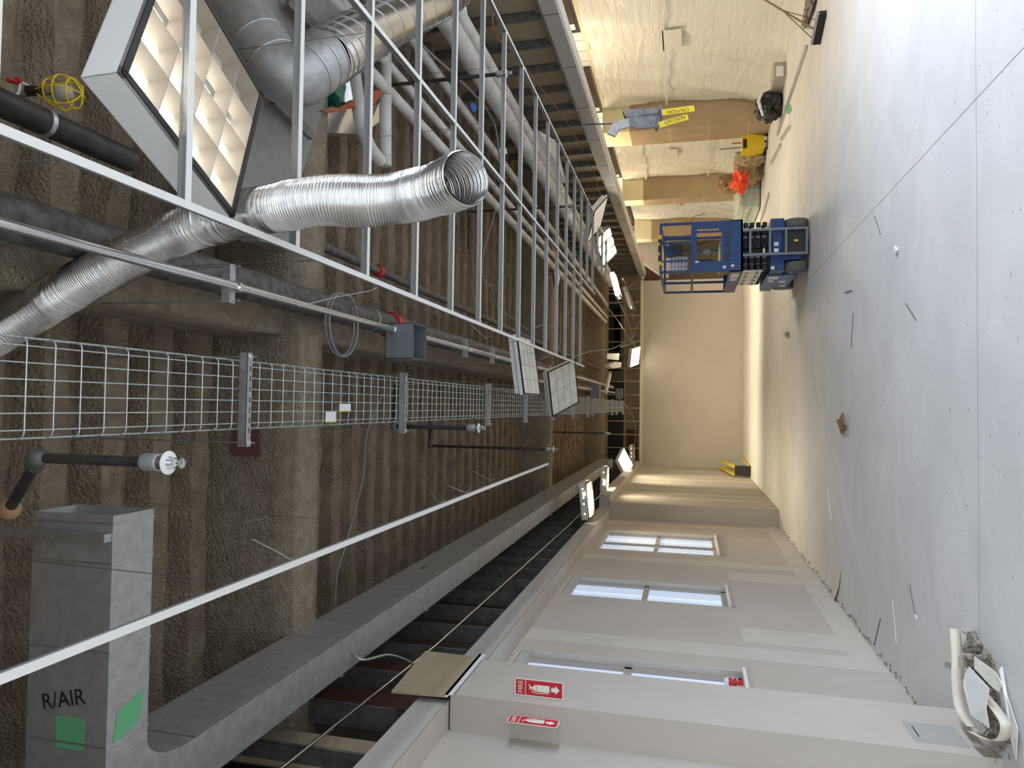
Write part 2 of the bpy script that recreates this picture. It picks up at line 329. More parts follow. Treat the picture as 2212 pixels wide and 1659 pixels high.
# fireproofed deck: deep flutes running across the room
def deck():
    b = MB(); P = .36; prof = []; y = -3.
    while y < 23.6:
        prof += [(y, 4.60), (y + .15, 4.60), (y + .20, 4.74), (y + .31, 4.74)]; y += P
    nx = 40; xs = [-2.6 + 7.2 * i / nx for i in range(nx + 1)]
    vs = [(x, yy + random.uniform(-.012, .012), z + random.uniform(-.012, .012)) for (yy, z) in prof for x in xs]; n = nx + 1
    fs = [(i * n + j, i * n + j + 1, (i + 1) * n + j + 1, (i + 1) * n + j) for i in range(len(prof) - 1) for j in range(nx)]
    b.add(vs, fs, 0, False); b.box((-2.6, -4.6, 4.8), (4.6, 29, 4.85)); return b
deck().build('ceiling', 'foam', kind=ST)
def rough_beam(x0, x1, y0, y1, z0, z1, along, seg=.06, m_='foam_light'):
    b = MB(); L = (x1 - x0) if along == 'x' else (y1 - y0); n = int(L / .12) + 1; ring = []
    W = (y1 - y0) if along == 'x' else (x1 - x0); A0 = y0 if along == 'x' else x0; S0 = x0 if along == 'x' else y0
    prof = [(0, z1)] + [(0, z1 - (z1 - z0) * i / 4) for i in range(1, 5)] + [(W * i / 4, z0) for i in range(1, 5)] + [(W, z0 + (z1 - z0) * i / 4) for i in range(1, 5)]
    vs = []
    for i in range(n + 1):
        t = S0 + L * i / n
        for a, z in prof:
            a2 = A0 + a + random.uniform(-.008, .008); z2 = z + random.uniform(-.008, .008)
            vs.append((t, a2, z2) if along == 'x' else (a2, t, z2))
    k = len(prof); fs = [(i * k + j, i * k + j + 1, (i + 1) * k + j + 1, (i + 1) * k + j) for i in range(n) for j in range(k - 1)]
    return b.add(vs, fs, 0, True)
for y in (4.11, 12.77, 21.1): rough_beam(-2.5, 4.4, y, y + .31, 4.05, 4.72, 'x').build('ceiling_beam', 'foam_light', kind=ST)
for a, b in ((-3, 4.10), (4.43, 12.76), (13.1, 21.09)): rough_beam(.44, .60, a, b, 4.15, 4.70, 'y').build('ceiling_girder', 'foam_light', kind=ST)
MB().box((-.35, 4.085, 4.30), (-.18, 4.10, 4.50)).build('access_patch', 'reddish', label='dark red square patch on the side of the nearest deck beam', cat='patch')

MB().box((-2.6, -4.6, 0), (8, -4.5, 4.8)).build('wall_front', 'drywall', kind=ST)
MB().box((-2.7, -4.6, 0), (-2.6, 29, 4.8)).build('wall_left_outer', 'dark_board', kind=ST)
# ------------------------------------------------------------------ windows in the left wall
for i, (a, b) in enumerate(WIN):
    X = XL - .085; n = i + 1
    f = MB()
    for z0, z1 in ((1.17, 1.22), (2.95, 3.0), (2.04, 2.10)): f.box((X - .02, a, z0), (X + .03, b, z1))
    mids = [(a + b) / 2] if i == 0 else []
    for y in [a, b - .05] + [m_ - .025 for m_ in mids]: f.box((X - .02, y, 1.17), (X + .03, y + .05, 3.0))
    fo = f.build('window_%d' % n, 'frame', kind=ST)
    edges = [a] + mids + [b]
    for j in range(len(edges) - 1):
        y0, y1 = edges[j] + .04, edges[j + 1] - .04
        for z0, z1 in ((1.22, 2.04), (2.10, 2.95)):
            MB().box((X - .01, y0, z0), (X, y1, z1)).build('pane', 'pane', fo)
            MB().box((X, y0 + (y1 - y0) * .55, z0), (X + .012, y0 + (y1 - y0) * .55 + .03, z1)).build('muntin', 'pane_bar', fo)
    MB().box((X, a - .0, 1.145), (XL + .035, b + .0, 1.17)).build('sill', ['white_metal'], fo)
    MB().box((XL + .0, a - .02, 1.10), (XL + .02, b + .02, 1.145)).build('apron', 'frame', fo)
    MB().box((X, b - .012, 1.17), (XL + .002, b + .003, 3.0)).box((X, a, 2.985), (XL + .002, b, 3.001)).build('reveal_lining', 'mud', fo)
    MB().box((X + .02, a + .003, 2.90), (XL - .004, b - .015, 2.98)).build('head_box', 'drywall_grey', fo)
# paper cup on the nearest sill
c = root('paper_cup', (-2.16, 5.93, 1.171), 'red paper coffee cup with white lid standing on the nearest window sill', 'cup')
MB().tube([(-2.16, 5.93, 1.171), (-2.16, 5.93, 1.28)], [.032, .042], 20).build('cup_body', 'red', c)
MB().tube([(-2.16, 5.93, 1.28), (-2.16, 5.93, 1.292), (-2.16, 5.93, 1.293), (-2.16, 5.93, 1.31)], [.045, .045, .038, .036], 20).build('lid', 'label', c)
t = MB(); t.text('Tim', (-2.117, 5.925, 1.25), (0, -1, 0), (0, 0, 1), .03).text('Hortons', (-2.119, 5.925, 1.215), (0, -1, 0), (0, 0, 1), .022); t.build('cup_lettering', 'label', c)

# ------------------------------------------------------------------ fire extinguisher signs (projecting)
def fire_sign(o, u, up, n, label):
    r = root('fire_sign', o, label, 'sign', 'projecting fire extinguisher signs'); o = Vector(o); u = Vector(u); up = Vector(up); n = Vector(n)
    q = lambda a, b, c=0: o + u * a + up * b + n * c
    W, Hh = .102, .305
    MB().poly([q(0, 0), q(W - .008, 0), q(W, .008), q(W, Hh - .008), q(W - .008, Hh), q(0, Hh)], n * .002).build('plate', 'sign_white', r)
    MB().poly([q(.004, .006, .002), q(W - .010, .006, .002), q(W - .006, .012, .002), q(W - .006, Hh - .012, .002), q(W - .010, Hh - .006, .002), q(.004, Hh - .006, .002)], n * .0006).build('red_field', 'sign_red', r)
    MB().obox(q(-.002, Hh / 2, -.012), u, up, n, .0015, Hh / 2, .014).build('flange', 'sign_white', r)
    t = MB(); t.text('FIRE', q(W / 2, .268, .003), u, up, .042); t.text('EXTINGUISHER', q(W / 2, .236, .003), u, up, .0125)
    # extinguisher picture and arrow
    t.poly([q(.030, .085, .003), q(.072, .085, .003), q(.072, .165, .003), q(.030, .165, .003)], n * .0006)
    t.poly([q(.030, .168, .003), q(.072, .168, .003), q(.068, .182, .003), q(.058, .192, .003), q(.044, .192, .003), q(.034, .182, .003)], n * .0006)
    t.poly([q(.046, .192, .003), q(.056, .192, .003), q(.058, .205, .003), q(.072, .214, .003), q(.070, .219, .003), q(.052, .210, .003), q(.040, .214, .003), q(.040, .208, .003), q(.046, .203, .003)], n * .0006)
    hose = [q(.044, .197, .0034), q(.030, .195, .0034), q(.022, .175, .0034), q(.020, .14, .0034), q(.026, .115, .0034), q(.022, .09, .0034)]
    for a, b in zip(hose, hose[1:]): t.bar(a, b, .004, .001, ref=n)
    t.poly([q(.038, .075, .003), q(.064, .075, .003), q(.064, .050, .003), q(.078, .050, .003), q(.051, .022, .003), q(.024, .050, .003), q(.038, .050, .003)], n * .0006)
    t.build('pictogram', 'sign_white', r)
fire_sign((-1.795, 4.37, 2.335), (1, 0, 0), (0, 0, 1), (0, -1, 0), 'red fire extinguisher sign facing the camera, on the outer face of the pier')
fire_sign((-1.88, 4.262, 2.335), (0, -1, 0), (0, 0, 1), (1, 0, 0), 'red fire extinguisher sign seen almost edge-on, on the near side of the pier')
# access panel low on the pier
a = MB().box((-1.8, 4.36, .115), (-1.797, 4.62, .385)).build('wall_hatch', 'lid_hatch', label='grey square access panel set low in the pier', cat='panel')
MB().box((-1.797, 4.385, .14), (-1.7955, 4.60, .36)).build('door', 'lid_hatch', a); MB().box((-1.7954, 4.42, .345), (-1.795, 4.56, .352)).build('slot', 'black', a)
# loose raw board and bead above the pier
MB().poly([(-1.80, 4.95, 3.05), (-1.80, 4.24, 3.04), (-1.80, 4.21, 3.40), (-1.80, 4.96, 3.46)], (-.013, 0, 0)).build('raw_drywall_offcut', 'raw_board', label='tan square of raw drywall fixed above the pier', cat='drywall board')
MB().box((-1.80, 4.22, 3.03), (-1.785, 4.97, 3.05)).box((-1.787, 4.22, 3.0), (-1.785, 4.97, 3.05)).build('corner_bead', 'label', label='white metal corner bead along the top of the pier', cat='corner bead')

# ------------------------------------------------------------------ suspended ceiling grid
ZG = 3.05
def tee(b, p, q, w=.024, h=.032):
    p, q = Vector(p), Vector(q); d = (q - p).normalized(); s = V(0, 0, 1).cross(d); c = (p + q) / 2; L = (q - p).length / 2
    b.obox(c, s, V(0, 0, 1), d, w / 2, .0015, L, 0); b.obox(c + V(0, 0, h / 2), s, V(0, 0, 1), d, .0015, h / 2, L, 1); b.obox(c + V(0, 0, h), s, V(0, 0, 1), d, .004, .003, L, 1); return b
for x, y0, y1, lab in ((-.61, .3, 7.50, 'white ceiling grid main runner left of the cable tray'), (.585, .3, 10.1, 'white ceiling grid main runner right of the cable tray, crossing below the flexible duct'),
                       (1.80, .3, 11.25, 'white ceiling grid main runner through the middle of the cross tees'), (3.04, .3, 14.1, 'white ceiling grid main runner farthest right, near the bulkhead')):
    tee(MB(), (x, y0, ZG), (x, y1, ZG)).build('main_runner', ['white_metal', 'grid_side'], label=lab, cat='ceiling grid')
for bay, (x0, x1, ks, nm) in enumerate(((.597, 1.788, range(-1, 14), 'left'), (1.812, 3.028, range(0, 19), 'right'))):
    for n, k in enumerate(ks):
        y = 1.80 + .612 * k
        if bay == 1 and y > 11.0: x0_ = 2.3
        else: x0_ = x0
        tee(MB(), (x0_, y, ZG), (x1, y, ZG)).build('cross_tee', ['white_metal', 'grid_side'], label='white cross tee in the %s bay of the ceiling grid, %s from the camera' % (nm, NTH[n]), cat='ceiling grid', group='cross tees of the ceiling grid, %s bay' % nm)
# hanger wires
proto = None; cnt = 0
for x, y0, y1, nm in ((-.61, .9, 7.4, 'left of the cable tray'), (.585, 1.4, 10, 'over the runner by the flexible duct'), (1.80, 1.9, 11, 'over the middle runner'), (3.04, 2.4, 14, 'over the farthest right runner')):
    y = y0; n = 0
    while y < y1:
        jx, jy = random.uniform(-.05, .05), random.uniform(-.05, .05)
        pts = [(x, y, ZG + .03), (x + .004, y, ZG + .12), (x + jx, y + jy, 4.66)]
        b = MB().tube(pts, .0016, 4, cap=False); b.tube([(x, y, ZG + .03), (x + .012, y + .02, ZG + .07), (x + jx * .5 + .02, y + .09, ZG + .17)], .0016, 4, cap=False)
        b.build('hanger_wire', 'dark_wire', label='thin hanger wire %s, %s from the camera' % (nm, NTH[n]), cat='wire', group='hanger wires of the ceiling grid'); y += 1.22; n += 1
loose = [((545, 1165), (643, 1217), 3.3), ((1020, 1017), (1060, 1038), 3.3), ((967, 1049), (1005, 1065), 3.3), ((930, 1063), (948, 1087), 3.3), ((645, 662), (800, 628), 3.25), ((913, 666), (935, 677), 3.4), ((1016, 700), (1050, 731), 3.3), ((520, 1130), (565, 1122), 4.2)]
for n, (p, q, z) in enumerate(loose):
    P, Q = onz(*p, z + .12), onz(*q, z)
    MB().tube([P, (P + Q) / 2 + V(.005, 0, .005), Q, Q + V(.02, .02, -.03)], .0018, 5, cap=False).build('wire_tail', 'white_wire', label='bright bent tail of a hanger wire, %s of those along the runners' % NTH[n], cat='wire', group='bent wire tails')

# ------------------------------------------------------------------ wire basket cable tray
ZT = 3.57; XT0, XT1 = -.095, .165; RX0, RX1 = -.122, .192
tray = root('cable_tray', (.035, 12, ZT), 'long galvanised wire mesh cable tray running down the middle overhead', 'cable tray')
b = MB()
for k in range(6): x = XT0 + (XT1 - XT0) * k / 5; b.tube([(x, .9, ZT + .004), (x, 22.4, ZT + .004)], .0024, 6)
for x in (RX0, RX1):
    b.tube([(x, .9, ZT + .028), (x, 22.4, ZT + .028)], .0028, 6); b.tube([(x, .9, ZT + .055), (x, 22.4, ZT + .055)], .0024, 6)
b.build('lengthwise_wires', 'zinc', tray)
b = MB()
for k in range(210):
    y = 1.04 + .1016 * k
    b.tube([(RX0, y, ZT + .055), (RX0, y, ZT + .02), (RX0 + .010, y, ZT + .003), (RX0 + .022, y, ZT), (RX1 - .022, y, ZT), (RX1 - .010, y, ZT + .003), (RX1, y, ZT + .02), (RX1, y, ZT + .055)], .0026, 5)
b.build('cross_wires', 'zinc', tray)
for n, y in enumerate((2.83, 4.66, 6.84, 8.53, 10.37, 12.27, 14.13, 14.85, 16.8, 18.8, 20.0, 21.9)):
    r = root('trapeze_strut', (.02, y, ZT - .045), 'slotted strut carrying the wire cable tray, %s from the camera' % NTH[n], 'strut', 'trapeze struts under the cable tray')
    b = MB(); x0, x1 = -.20, .225
    b.box((x0, y - .02, ZT - .043), (x1, y + .02, ZT - .041)).box((x0, y - .02, ZT - .043), (x1, y - .018, ZT - .003)).box((x0, y + .018, ZT - .043), (x1, y + .02, ZT - .003))
    b.build('channel', 'galv', r)
    if n < 7:
        for k in range(7): xx = x0 + .06 + k * .047; MB().box((xx, y + .001, ZT - .0436), (xx + .024, y + .008, ZT - .043)).build('slot', 'black', r)
    for sx in (x0 + .018, x1 - .018):
        MB().tube([(sx, y, ZT - .075), (sx, y, 4.66)], .004, 6).build('threaded_rod', 'galv', r)
        MB().tube([(sx, y, ZT - .046), (sx, y, ZT - .044)], .017, 16).tube([(sx, y, ZT - .056), (sx, y, ZT - .046)], .008, 6, sm=False).build('washer_nut', 'galv_bright', r)
MB().box((-.105, 3.60, ZT - .006), (-.045, 3.72, ZT - .004), 0).box((-.106, 3.60, ZT - .0065), (-.100, 3.72, ZT - .0035), 1).build('product_tag', ['label', 'yellow'], label='white tag with yellow edge tied under the cable tray, nearer of two', cat='tag')
MB().box((-.045, 3.76, ZT - .006), (.000, 3.90, ZT - .004), 0).box((-.046, 3.76, ZT - .0065), (-.040, 3.90, ZT - .0035), 1).build('product_tag', ['label', 'yellow'], label='white tag with yellow edge tied under the cable tray, farther of two', cat='tag')

# ------------------------------------------------------------------ conduits, pull boxes, pipes
def pipe(name, pts, r, m_, label, cat='pipe', n=14, group=None): return MB().tube(pts, r, n).build(name, m_, label=label, cat=cat, group=group)
XC, ZC = .50, 3.50
pb = onz(850, 740, 3.5)
pipe('conduit', [(XC, .6, ZC), (XC, pb.y, ZC)], .019, 'galv_bright', 'shiny steel conduit running into the near grey pull box', 'conduit')
r = root('pull_box', (.42, pb.y + .12, 3.36), 'open grey steel pull box on the conduit beside the cable tray', 'pull box')
bx0, bx1, by0, by1, bz0, bz1 = .305, .54, pb.y, pb.y + .24, 3.36, 3.56
b = MB(); t_ = .004
b.box((bx0, by0, bz0), (bx1, by0 + t_, bz1)).box((bx0, by1 - t_, bz0), (bx1, by1, bz1)).box((bx0, by0, bz0), (bx0 + t_, by1, bz1)).box((bx1 - t_, by0, bz0), (bx1, by1, bz1)).box((bx0, by0, bz1 - t_), (bx1, by1, bz1))
b.build('box_body', 'greysteel', r)
MB().tube([(XC, by0 - .015, ZC), (XC, by0, ZC)], .026, 16).tube([(XC, by0 + .004, ZC), (XC, by0 + .02, ZC)], .024, 16).build('locknut', 'galv_bright', r)
pipe('conduit', [(XC, by1, ZC), (XC, 8, ZC), (XC + .03, 13, ZC - .02), (XC + .02, 18.6, ZC)], .019, 'galv', 'steel conduit continuing beyond the near grey pull box', 'conduit')
pipe('conduit', [(.34, 8.6, ZC + .05), (.36, 13, ZC + .02), (.40, 18.9, ZC)], .017, 'galv', 'steel conduit nearer the cable tray, far down the room', 'conduit')
for n, (px, py) in enumerate(((500, 613), (1008, 762), (1066, 770), (1190, 800))):
    P = onz(px, py, 3.53); y = P.y
    r = root('conduit_strut', (.50, y, 3.49), 'short strut hanger clamping the steel conduit, %s from the camera' % NTH[n], 'strut', 'conduit strut hangers')
    MB().box((.43, y - .02, 3.525), (.60, y + .02, 3.565)).build('channel', 'galv', r)
    for sx in (.44, .59): MB().tube([(sx, y, 3.49), (sx, y, 4.2)], .004, 6).build('threaded_rod', 'galv', r)
    MB().tube([(XC, y - .012, ZC), (XC, y + .012, ZC)], .026, 14).build('clamp', 'galv_bright', r)
for n, (px, py, m_) in enumerate(((1280, 845, 0), (1333, 850, 0))):
    P = onz(px, py, 3.5); b = MB().box((P.x - .14, P.y, 3.36), (P.x + .14, P.y + .2, 3.54)); b.build('pull_box', 'greysteel', label='small grey pull box far down the conduit, %s from the camera' % ('nearer' if n == 0 else 'farther'), cat='pull box')
# coil of armoured cable behind the pull box
pts = []
for k in range(60):
    t = k / 60 * 2 * math.pi * 2.1; pts.append(V(.50 + .20 * math.cos(t) + .004 * k / 60, pb.y - .25 + .18 * math.sin(t), 3.72 + .0009 * k))
MB().tube(pts, .008, 6).build('armoured_cable', 'grey_cable', label='coil of armoured grey cable above the near pull box', cat='cable')
pts = []
for k in range(50):
    t = k / 50 * 2 * math.pi * 1.8; pts.append(V(.30 + .22 * math.cos(t), 9.7 + .35 * math.sin(t), 3.40 + .12 * math.sin(t * .5)))
MB().tube(pts, .01, 6).build('coiled_cable', 'grey_cable', label='loose loops of grey cable beside the farther unlit light', cat='cable')
# big pipes
r = root('sprinkler_main', (.64, 8, 4.0), 'large dark dusty steel main pipe running behind the shiny conduit', 'pipe')
MB().tube([(.645, .3, 3.955), (.645, 22.4, 3.955)], .086, 20).build('pipe_body', 'dustpipe', r)
for y in (5.3, 11.5): MB().tube([(.645, y, 3.955), (.645, y + .08, 3.955)], .107, 16).box((.545, y + .01, 3.935), (.745, y + .07, 3.975)).build('coupling', 'red', r, label='red grooved coupling')
for y in (4.95, 7.0, 9.0): MB().tube([(.645, y, 3.955), (.645, y + .02, 3.955)], .091, 18).build('pipe_band', 'galv_duct', r)
r = root('branch_pipe', (1.14, 9, 4.18), 'dusty grey steel pipe with a red coupling, between the cross tees', 'pipe')
MB().tube([(1.14, 3.4, 4.18), (1.14, 22.4, 4.18)], .036, 14).build('pipe_body', 'dustpipe', r)
MB().tube([(1.14, 5.55, 4.18), (1.14, 5.61, 4.18)], .052, 14).build('coupling', 'red', r, label='red grooved coupling')
r = root('black_drain_pipe', (1.09, 1.5, 4.05), 'black drain pipe above the near end of the ceiling grid', 'pipe')
MB().tube([(1.07, .2, 4.02), (1.07, 2.62, 4.02)], .052, 18).build('pipe_body', 'blackpipe', r)
MB().tube([(1.07, 2.18, 4.02), (1.07, 2.20, 4.02)], .058, 18).build('pipe_band', 'galv', r)
def jacket(name, pts, rr, label, seams=()):
    r = root(name, Vector(pts[0]), label, 'pipe', 'white insulated pipes'); MB().tube(spline(pts, 6), rr, 16).build('jacket', 'white_pipe', r)
    d = (Vector(pts[-1]) - Vector(pts[-2])).normalized(); base = Vector(pts[-2])
    for s in seams: MB().tube([base + d * s, base + d * (s + .05)], rr + .003, 16).build('seam_tape', 'mud', r)
    return r
jacket('insulated_pipe', [(3.40, 4.0, 3.7), (3.40, 19.5, 3.7)], .095, 'fat white insulated pipe, left one of the pair nearest the right studs', (4.2, 6.1, 8, 10.4))
jacket('insulated_pipe', [(3.66, 4.0, 3.72), (3.66, 19.0, 3.72)], .080, 'fat white insulated pipe, right one of the pair nearest the right studs', (3.9, 5.4, 7.3, 11))
jacket('insulated_pipe', [(2.56, 5.35, 4.0), (2.56, 5.5, 4.0), (2.54, 21, 4.0)], .050, 'slim white insulated pipe starting at the double cross pipes, leftmost', (1.4, 3.2, 6))
jacket('insulated_pipe', [(2.80, 4.2, 4.02), (2.72, 21.4, 4.0)], .040, 'slim white insulated pipe, second from the left', (2.5, 4.6))
jacket('insulated_pipe', [(3.26, 3.4, 4.0), (3.10, 21.5, 4.0)], .044, 'slim white insulated pipe, third from the left', (3, 5, 7.5))
jacket('insulated_pipe', [(2.95, 4.5, 4.0), (2.1, 4.85, 4.0), (1.94, 5.18, 4.0)], .052, 'white insulated pipe crossing sideways, nearer of two beside the spiral duct')
jacket('insulated_pipe', [(2.95, 5.28, 4.02), (1.95, 5.33, 4.02)], .050, 'white insulated pipe crossing sideways, farther of two beside the spiral duct')
pipe('thin_conduit', [(-1.95, 2.6, 3.76), (-1.95, 3.5, 3.694), (-1.95, 5.5, 3.58), (-1.95, 11.7, 3.5), (-1.93, 20, 3.46)], .011, 'galv_bright', 'thin straight conduit running in front of the bare studs on the left', 'conduit', 8)
# sprinkler drops
def sprinkler(x, y, ztop, lab, arm=None, z=3.03, detail=True):
    r = root('sprinkler_drop', (x, y, z), lab, 'sprinkler', 'sprinkler drops')
    MB().tube([(x, y, z + .09), (x, y, ztop)], .0155, 12).build('drop_pipe', 'blackpipe', r)
    MB().tube([(x, y, z + .045), (x, y, z + .09), (x, y, z + .10)], [.026, .026, .02], 16).build('reducer', 'galv_duct', r)
    MB().tube([(x, y, z + .012), (x, y, z + .045)], .022, 16).build('cup', 'galv_bright', r)
    b = MB(); n = 24
    for i in range(n):
        a0, a1 = 2 * math.pi * i / n, 2 * math.pi * (i + 1) / n; R0, R1 = .019, .034
        b.add([(x + R0 * math.cos(a0), y + R0 * math.sin(a0), z + .012), (x + R1 * math.cos(a0), y + R1 * math.sin(a0), z + .014), (x + R1 * math.cos(a1), y + R1 * math.sin(a1), z + .014), (x + R0 * math.cos(a1), y + R0 * math.sin(a1), z + .012),
               (x + R0 * math.cos(a0), y + R0 * math.sin(a0), z + .008), (x + R1 * math.cos(a0), y + R1 * math.sin(a0), z + .011), (x + R1 * math.cos(a1), y + R1 * math.sin(a1), z + .011), (x + R0 * math.cos(a1), y + R0 * math.sin(a1), z + .008)], [(0, 1, 2, 3), (7, 6, 5, 4), (1, 5, 6, 2), (0, 3, 7, 4)])
    b.build('escutcheon', 'white_metal', r)
    f = MB().tube([(x, y, z - .028), (x, y, z + .012)], .0035, 8)
    for s in (-1, 1): f.tube([(x + .012 * s, y, z + .012), (x + .014 * s, y, z - .008), (x, y, z - .026)], .0022, 6)
    for i in range(16): a_ = 2 * math.pi * i / 16; f.bar((x + .005 * math.cos(a_), y + .005 * math.sin(a_), z - .03), (x + .016 * math.cos(a_), y + .016 * math.sin(a_), z - .032), .003, .001)
    f.build('deflector', 'galv_bright', r); MB().tube([(x, y, z - .02), (x, y, z + .012)], .0028, 8).build('red_bulb', 'red', r)
    if arm:
        MB().ell((x, y, ztop), .030, .030, .030).tube([(x, y, ztop), Vector((x, y, ztop)) + (Vector(arm) - V(x, y, ztop)).normalized() * .05], .028, 14).build('elbow', 'dustpipe', r)
        MB().tube([(x, y, ztop), arm], .018, 12).build('arm_pipe', 'blackpipe', r)
    return r
E_ = onz(372, 1000, 3.03)
A_ = zc(20, 1100, 2.35)
rs = sprinkler(E_.x, E_.y, 3.50, 'sprinkler head on a dark angled drop pipe, nearest the camera', arm=tuple(A_))
MB().ell(tuple(A_), .036, .036, .036).build('rusty_elbow', 'kraft_dark', rs)
for px, py, zt, lab in ((1038, 925, 3.69, 'sprinkler drop beside the cable tray, with its ring just past the second strut'), (1198, 971, 4.49, 'black sprinkler drop left of the cable tray, middle of the room'), (1097, 158, 4.08, 'black sprinkler drop in front of the fat white pipes, nearer'), (1245, 445, 4.49, 'black sprinkler drop in front of the fat white pipes, farther'), (1316, 936, 4.44, 'black sprinkler drop left of the cable tray, far down the room')):
    P = onz(px, py, 3.03); sprinkler(P.x, P.y, zt, lab, arm=(P.x + (.3 if P.x < 0 else -.5), P.y + .05, zt + .01))

# ------------------------------------------------------------------ rectangular duct
Zd0, Zd1 = 3.7, 4.07
r = root('rectangular_duct', (-1.59, 8, Zd0), 'long grey rectangular galvanised duct under the deck on the left', 'duct')
joints = [2.75, 4.12, 5.62, 7.12, 8.64, 10.16, 11.7, 13.2, 14.7, 16.2, 17.7, 19.2, 20.6]
for i in range(len(joints) - 1):
    y0, y1 = joints[i] + .006, joints[i + 1] - .006; x0, x1 = -1.70, -1.48
    b = MB().box((x0, y0, Zd0), (x1, y1, Zd1)); o = b.build('duct_section', 'galv_duct', r)
    for k in range(1, 4): yy = y0 + (y1 - y0) * k / 4; MB().box((x0, yy, Zd0 - .0015), (x1 + .0015, yy + .003, Zd1)).build('bead', 'galv', o)
    MB().box((x0 - .008, y1 - .004, Zd0 - .008), (x1 + .008, y1 + .016, Zd1 + .01)).build('joint_flange', 'galv_duct', o)
t = MB().text('10X12', (-1.4795, 6.15, 3.93), (0, 1, 0), (0, 0, 1), .07); t.build('pen_marks', 'black', r)
# branch toward the room, with its elbow
r = root('branch_duct', (-.9, 2.37, Zd0), 'open-ended galvanised branch duct marked R/AIR, near left', 'duct')
yn, yf, xo = 2.25, 2.46, -.435; t_ = .006
b = MB(); b.box((-1.45, yn, Zd0), (xo, yn + t_, Zd1)).box((-1.45, yf - t_, Zd0), (xo, yf, Zd1)).box((-1.45, yn + t_, Zd0 + .0005), (xo, yf - t_, Zd0 + t_)).box((-1.45, yn + t_, Zd1 - t_), (xo, yf - t_, Zd1 - .0005)).box((-1.1, yn + t_, Zd0 + t_), (-1.08, yf - t_, Zd1 - t_), 1)
b.build('duct_section', ['galv_duct', 'black'], r)
for x in (-.47, -.62, -.95, -1.30): MB().box((x, yn - .003, Zd0 - .003), (x + .008, yf + .002, Zd1)).build('seam', 'galv', r)
b = MB()                                           # curved elbow into the long duct
n = 12; inn = [(-1.45 + 0 - .0 - .05 * 0 - .12 * math.sin(math.pi / 2 * k / n) * 0, 0) for k in range(n + 1)]
out = [(-1.36, yn), (-1.70, yn - .02), (-1.70, 2.76)]
inn = [(-1.36 - .12 * math.sin(math.pi / 2 * k / n), yf + .27 * (1 - math.cos(math.pi / 2 * k / n))) for k in range(n + 1)]
ring = out + [(-1.48, 2.76)] + inn[::-1]
b.poly([(x, y, Zd0 - .002) for x, y in ring], (0, 0, Zd1 - Zd0)); b.build('elbow', 'galv_duct', r)
MB().text('R/AIR', (-1.14, yn - .002, 3.90), (.22, 0, -1), (1, 0, .22), .085, .0006).build('marker_lettering', 'black', r)
MB().box((-1.32, yn - .0015, 3.80), (-1.20, yn, 3.93)).build('green_tape', 'green_tape', r); MB().box((-1.45, yn - .0015, 3.82), (-1.39, yn, 3.93)).build('green_tape', 'green_tape', r)
MB().poly([(-1.18, 2.30, Zd0 - .001), (-1.30, 2.28, Zd0 - .001), (-1.26, 2.42, Zd0 - .001), (-1.15, 2.43, Zd0 - .001)], (0, 0, .0008)).build('green_tape', 'green_tape', r)
MB().box((-.53, yn - .035, 3.705), (-.50, yn - .002, 4.6)).build('hanger_strap', 'galv', r)

# ------------------------------------------------------------------ spiral duct top right
sp = spline([zc(985, -25, 6.4), zc(950, 0, 5.9), zc(860, 40, 5.0), zc(760, 90, 4.25), zc(700, 128, 3.95)], 14)
r = root('spiral_duct', sp[30], 'large shiny round spiral duct crossing above the ceiling grid', 'duct')
MB().tube(sp, .160, 28, cap=False).build('duct_body', 'galv_bright', r)
b = MB(); L = 0; per = .115; d_ = 0
pts = []
for i in range(len(sp) - 1):
    seg = (sp[i + 1] - sp[i]); x_, y_ = frame(seg)
    for k in range(8):
        p = sp[i] + seg * k / 8; a_ = 2 * math.pi * (L + seg.length * k / 8) / per; pts.append(p + (x_ * math.cos(a_) + y_ * math.sin(a_)) * .161)
    L += seg.length
MB()
for i in range(0, 16):
    c0 = (i + .5) / 16 * (len(sp) - 1); j = int(c0); p = sp[j].lerp(sp[j + 1], c0 - j); dv = (sp[j + 1] - sp[j]).normalized(); x_, y_ = frame(dv)
    ringp = [p + (x_ * math.cos(q) + y_ * math.sin(q)) * .162 + dv * (.05 * math.cos(q)) for q in [2 * math.pi * k / 28 for k in range(29)]]
    b.tube(ringp, .0035, 5, cap=False)
b.build('lock_seam', 'galv', r)
el = spline([zc(703, 126, 3.95), zc(668, 150, 3.85), zc(640, 165, 3.8), zc(600, 150, 3.78), zc(560, 95, 3.8), zc(505, 15, 3.85), zc(470, -45, 3.9)], 10)
MB().tube(el, .158, 28, cap=False).build('elbow', 'galv_duct', r)
b = MB()
for f_ in (.03, .10, .2, .55, .68, .82):
    c0 = f_ * (len(el) - 1); j = int(c0); p = el[j]; dv = (el[j + 1] - el[j]).normalized(); x_, y_ = frame(dv)
    b.tube([p + (x_ * math.cos(q) + y_ * math.sin(q)) * .159 for q in [2 * math.pi * k / 28 for k in range(29)]], .005, 5, cap=False)
b.build('elbow_seam', 'galv', r)

# ------------------------------------------------------------------ corrugated flexible duct
ctl = [(-70, 752, 2.86), (0, 715, 2.86), (100, 655, 2.88), (200, 597, 2.80), (300, 545, 2.82), (400, 497, 2.84), (500, 467, 2.72), (600, 449, 2.56), (700, 434, 2.5), (800, 434, 2.5), (880, 425, 2.50), (950, 408, 2.43), (1008, 384, 2.31)]
ctr = spline([zc(*c_) for c_ in ctl], 60)
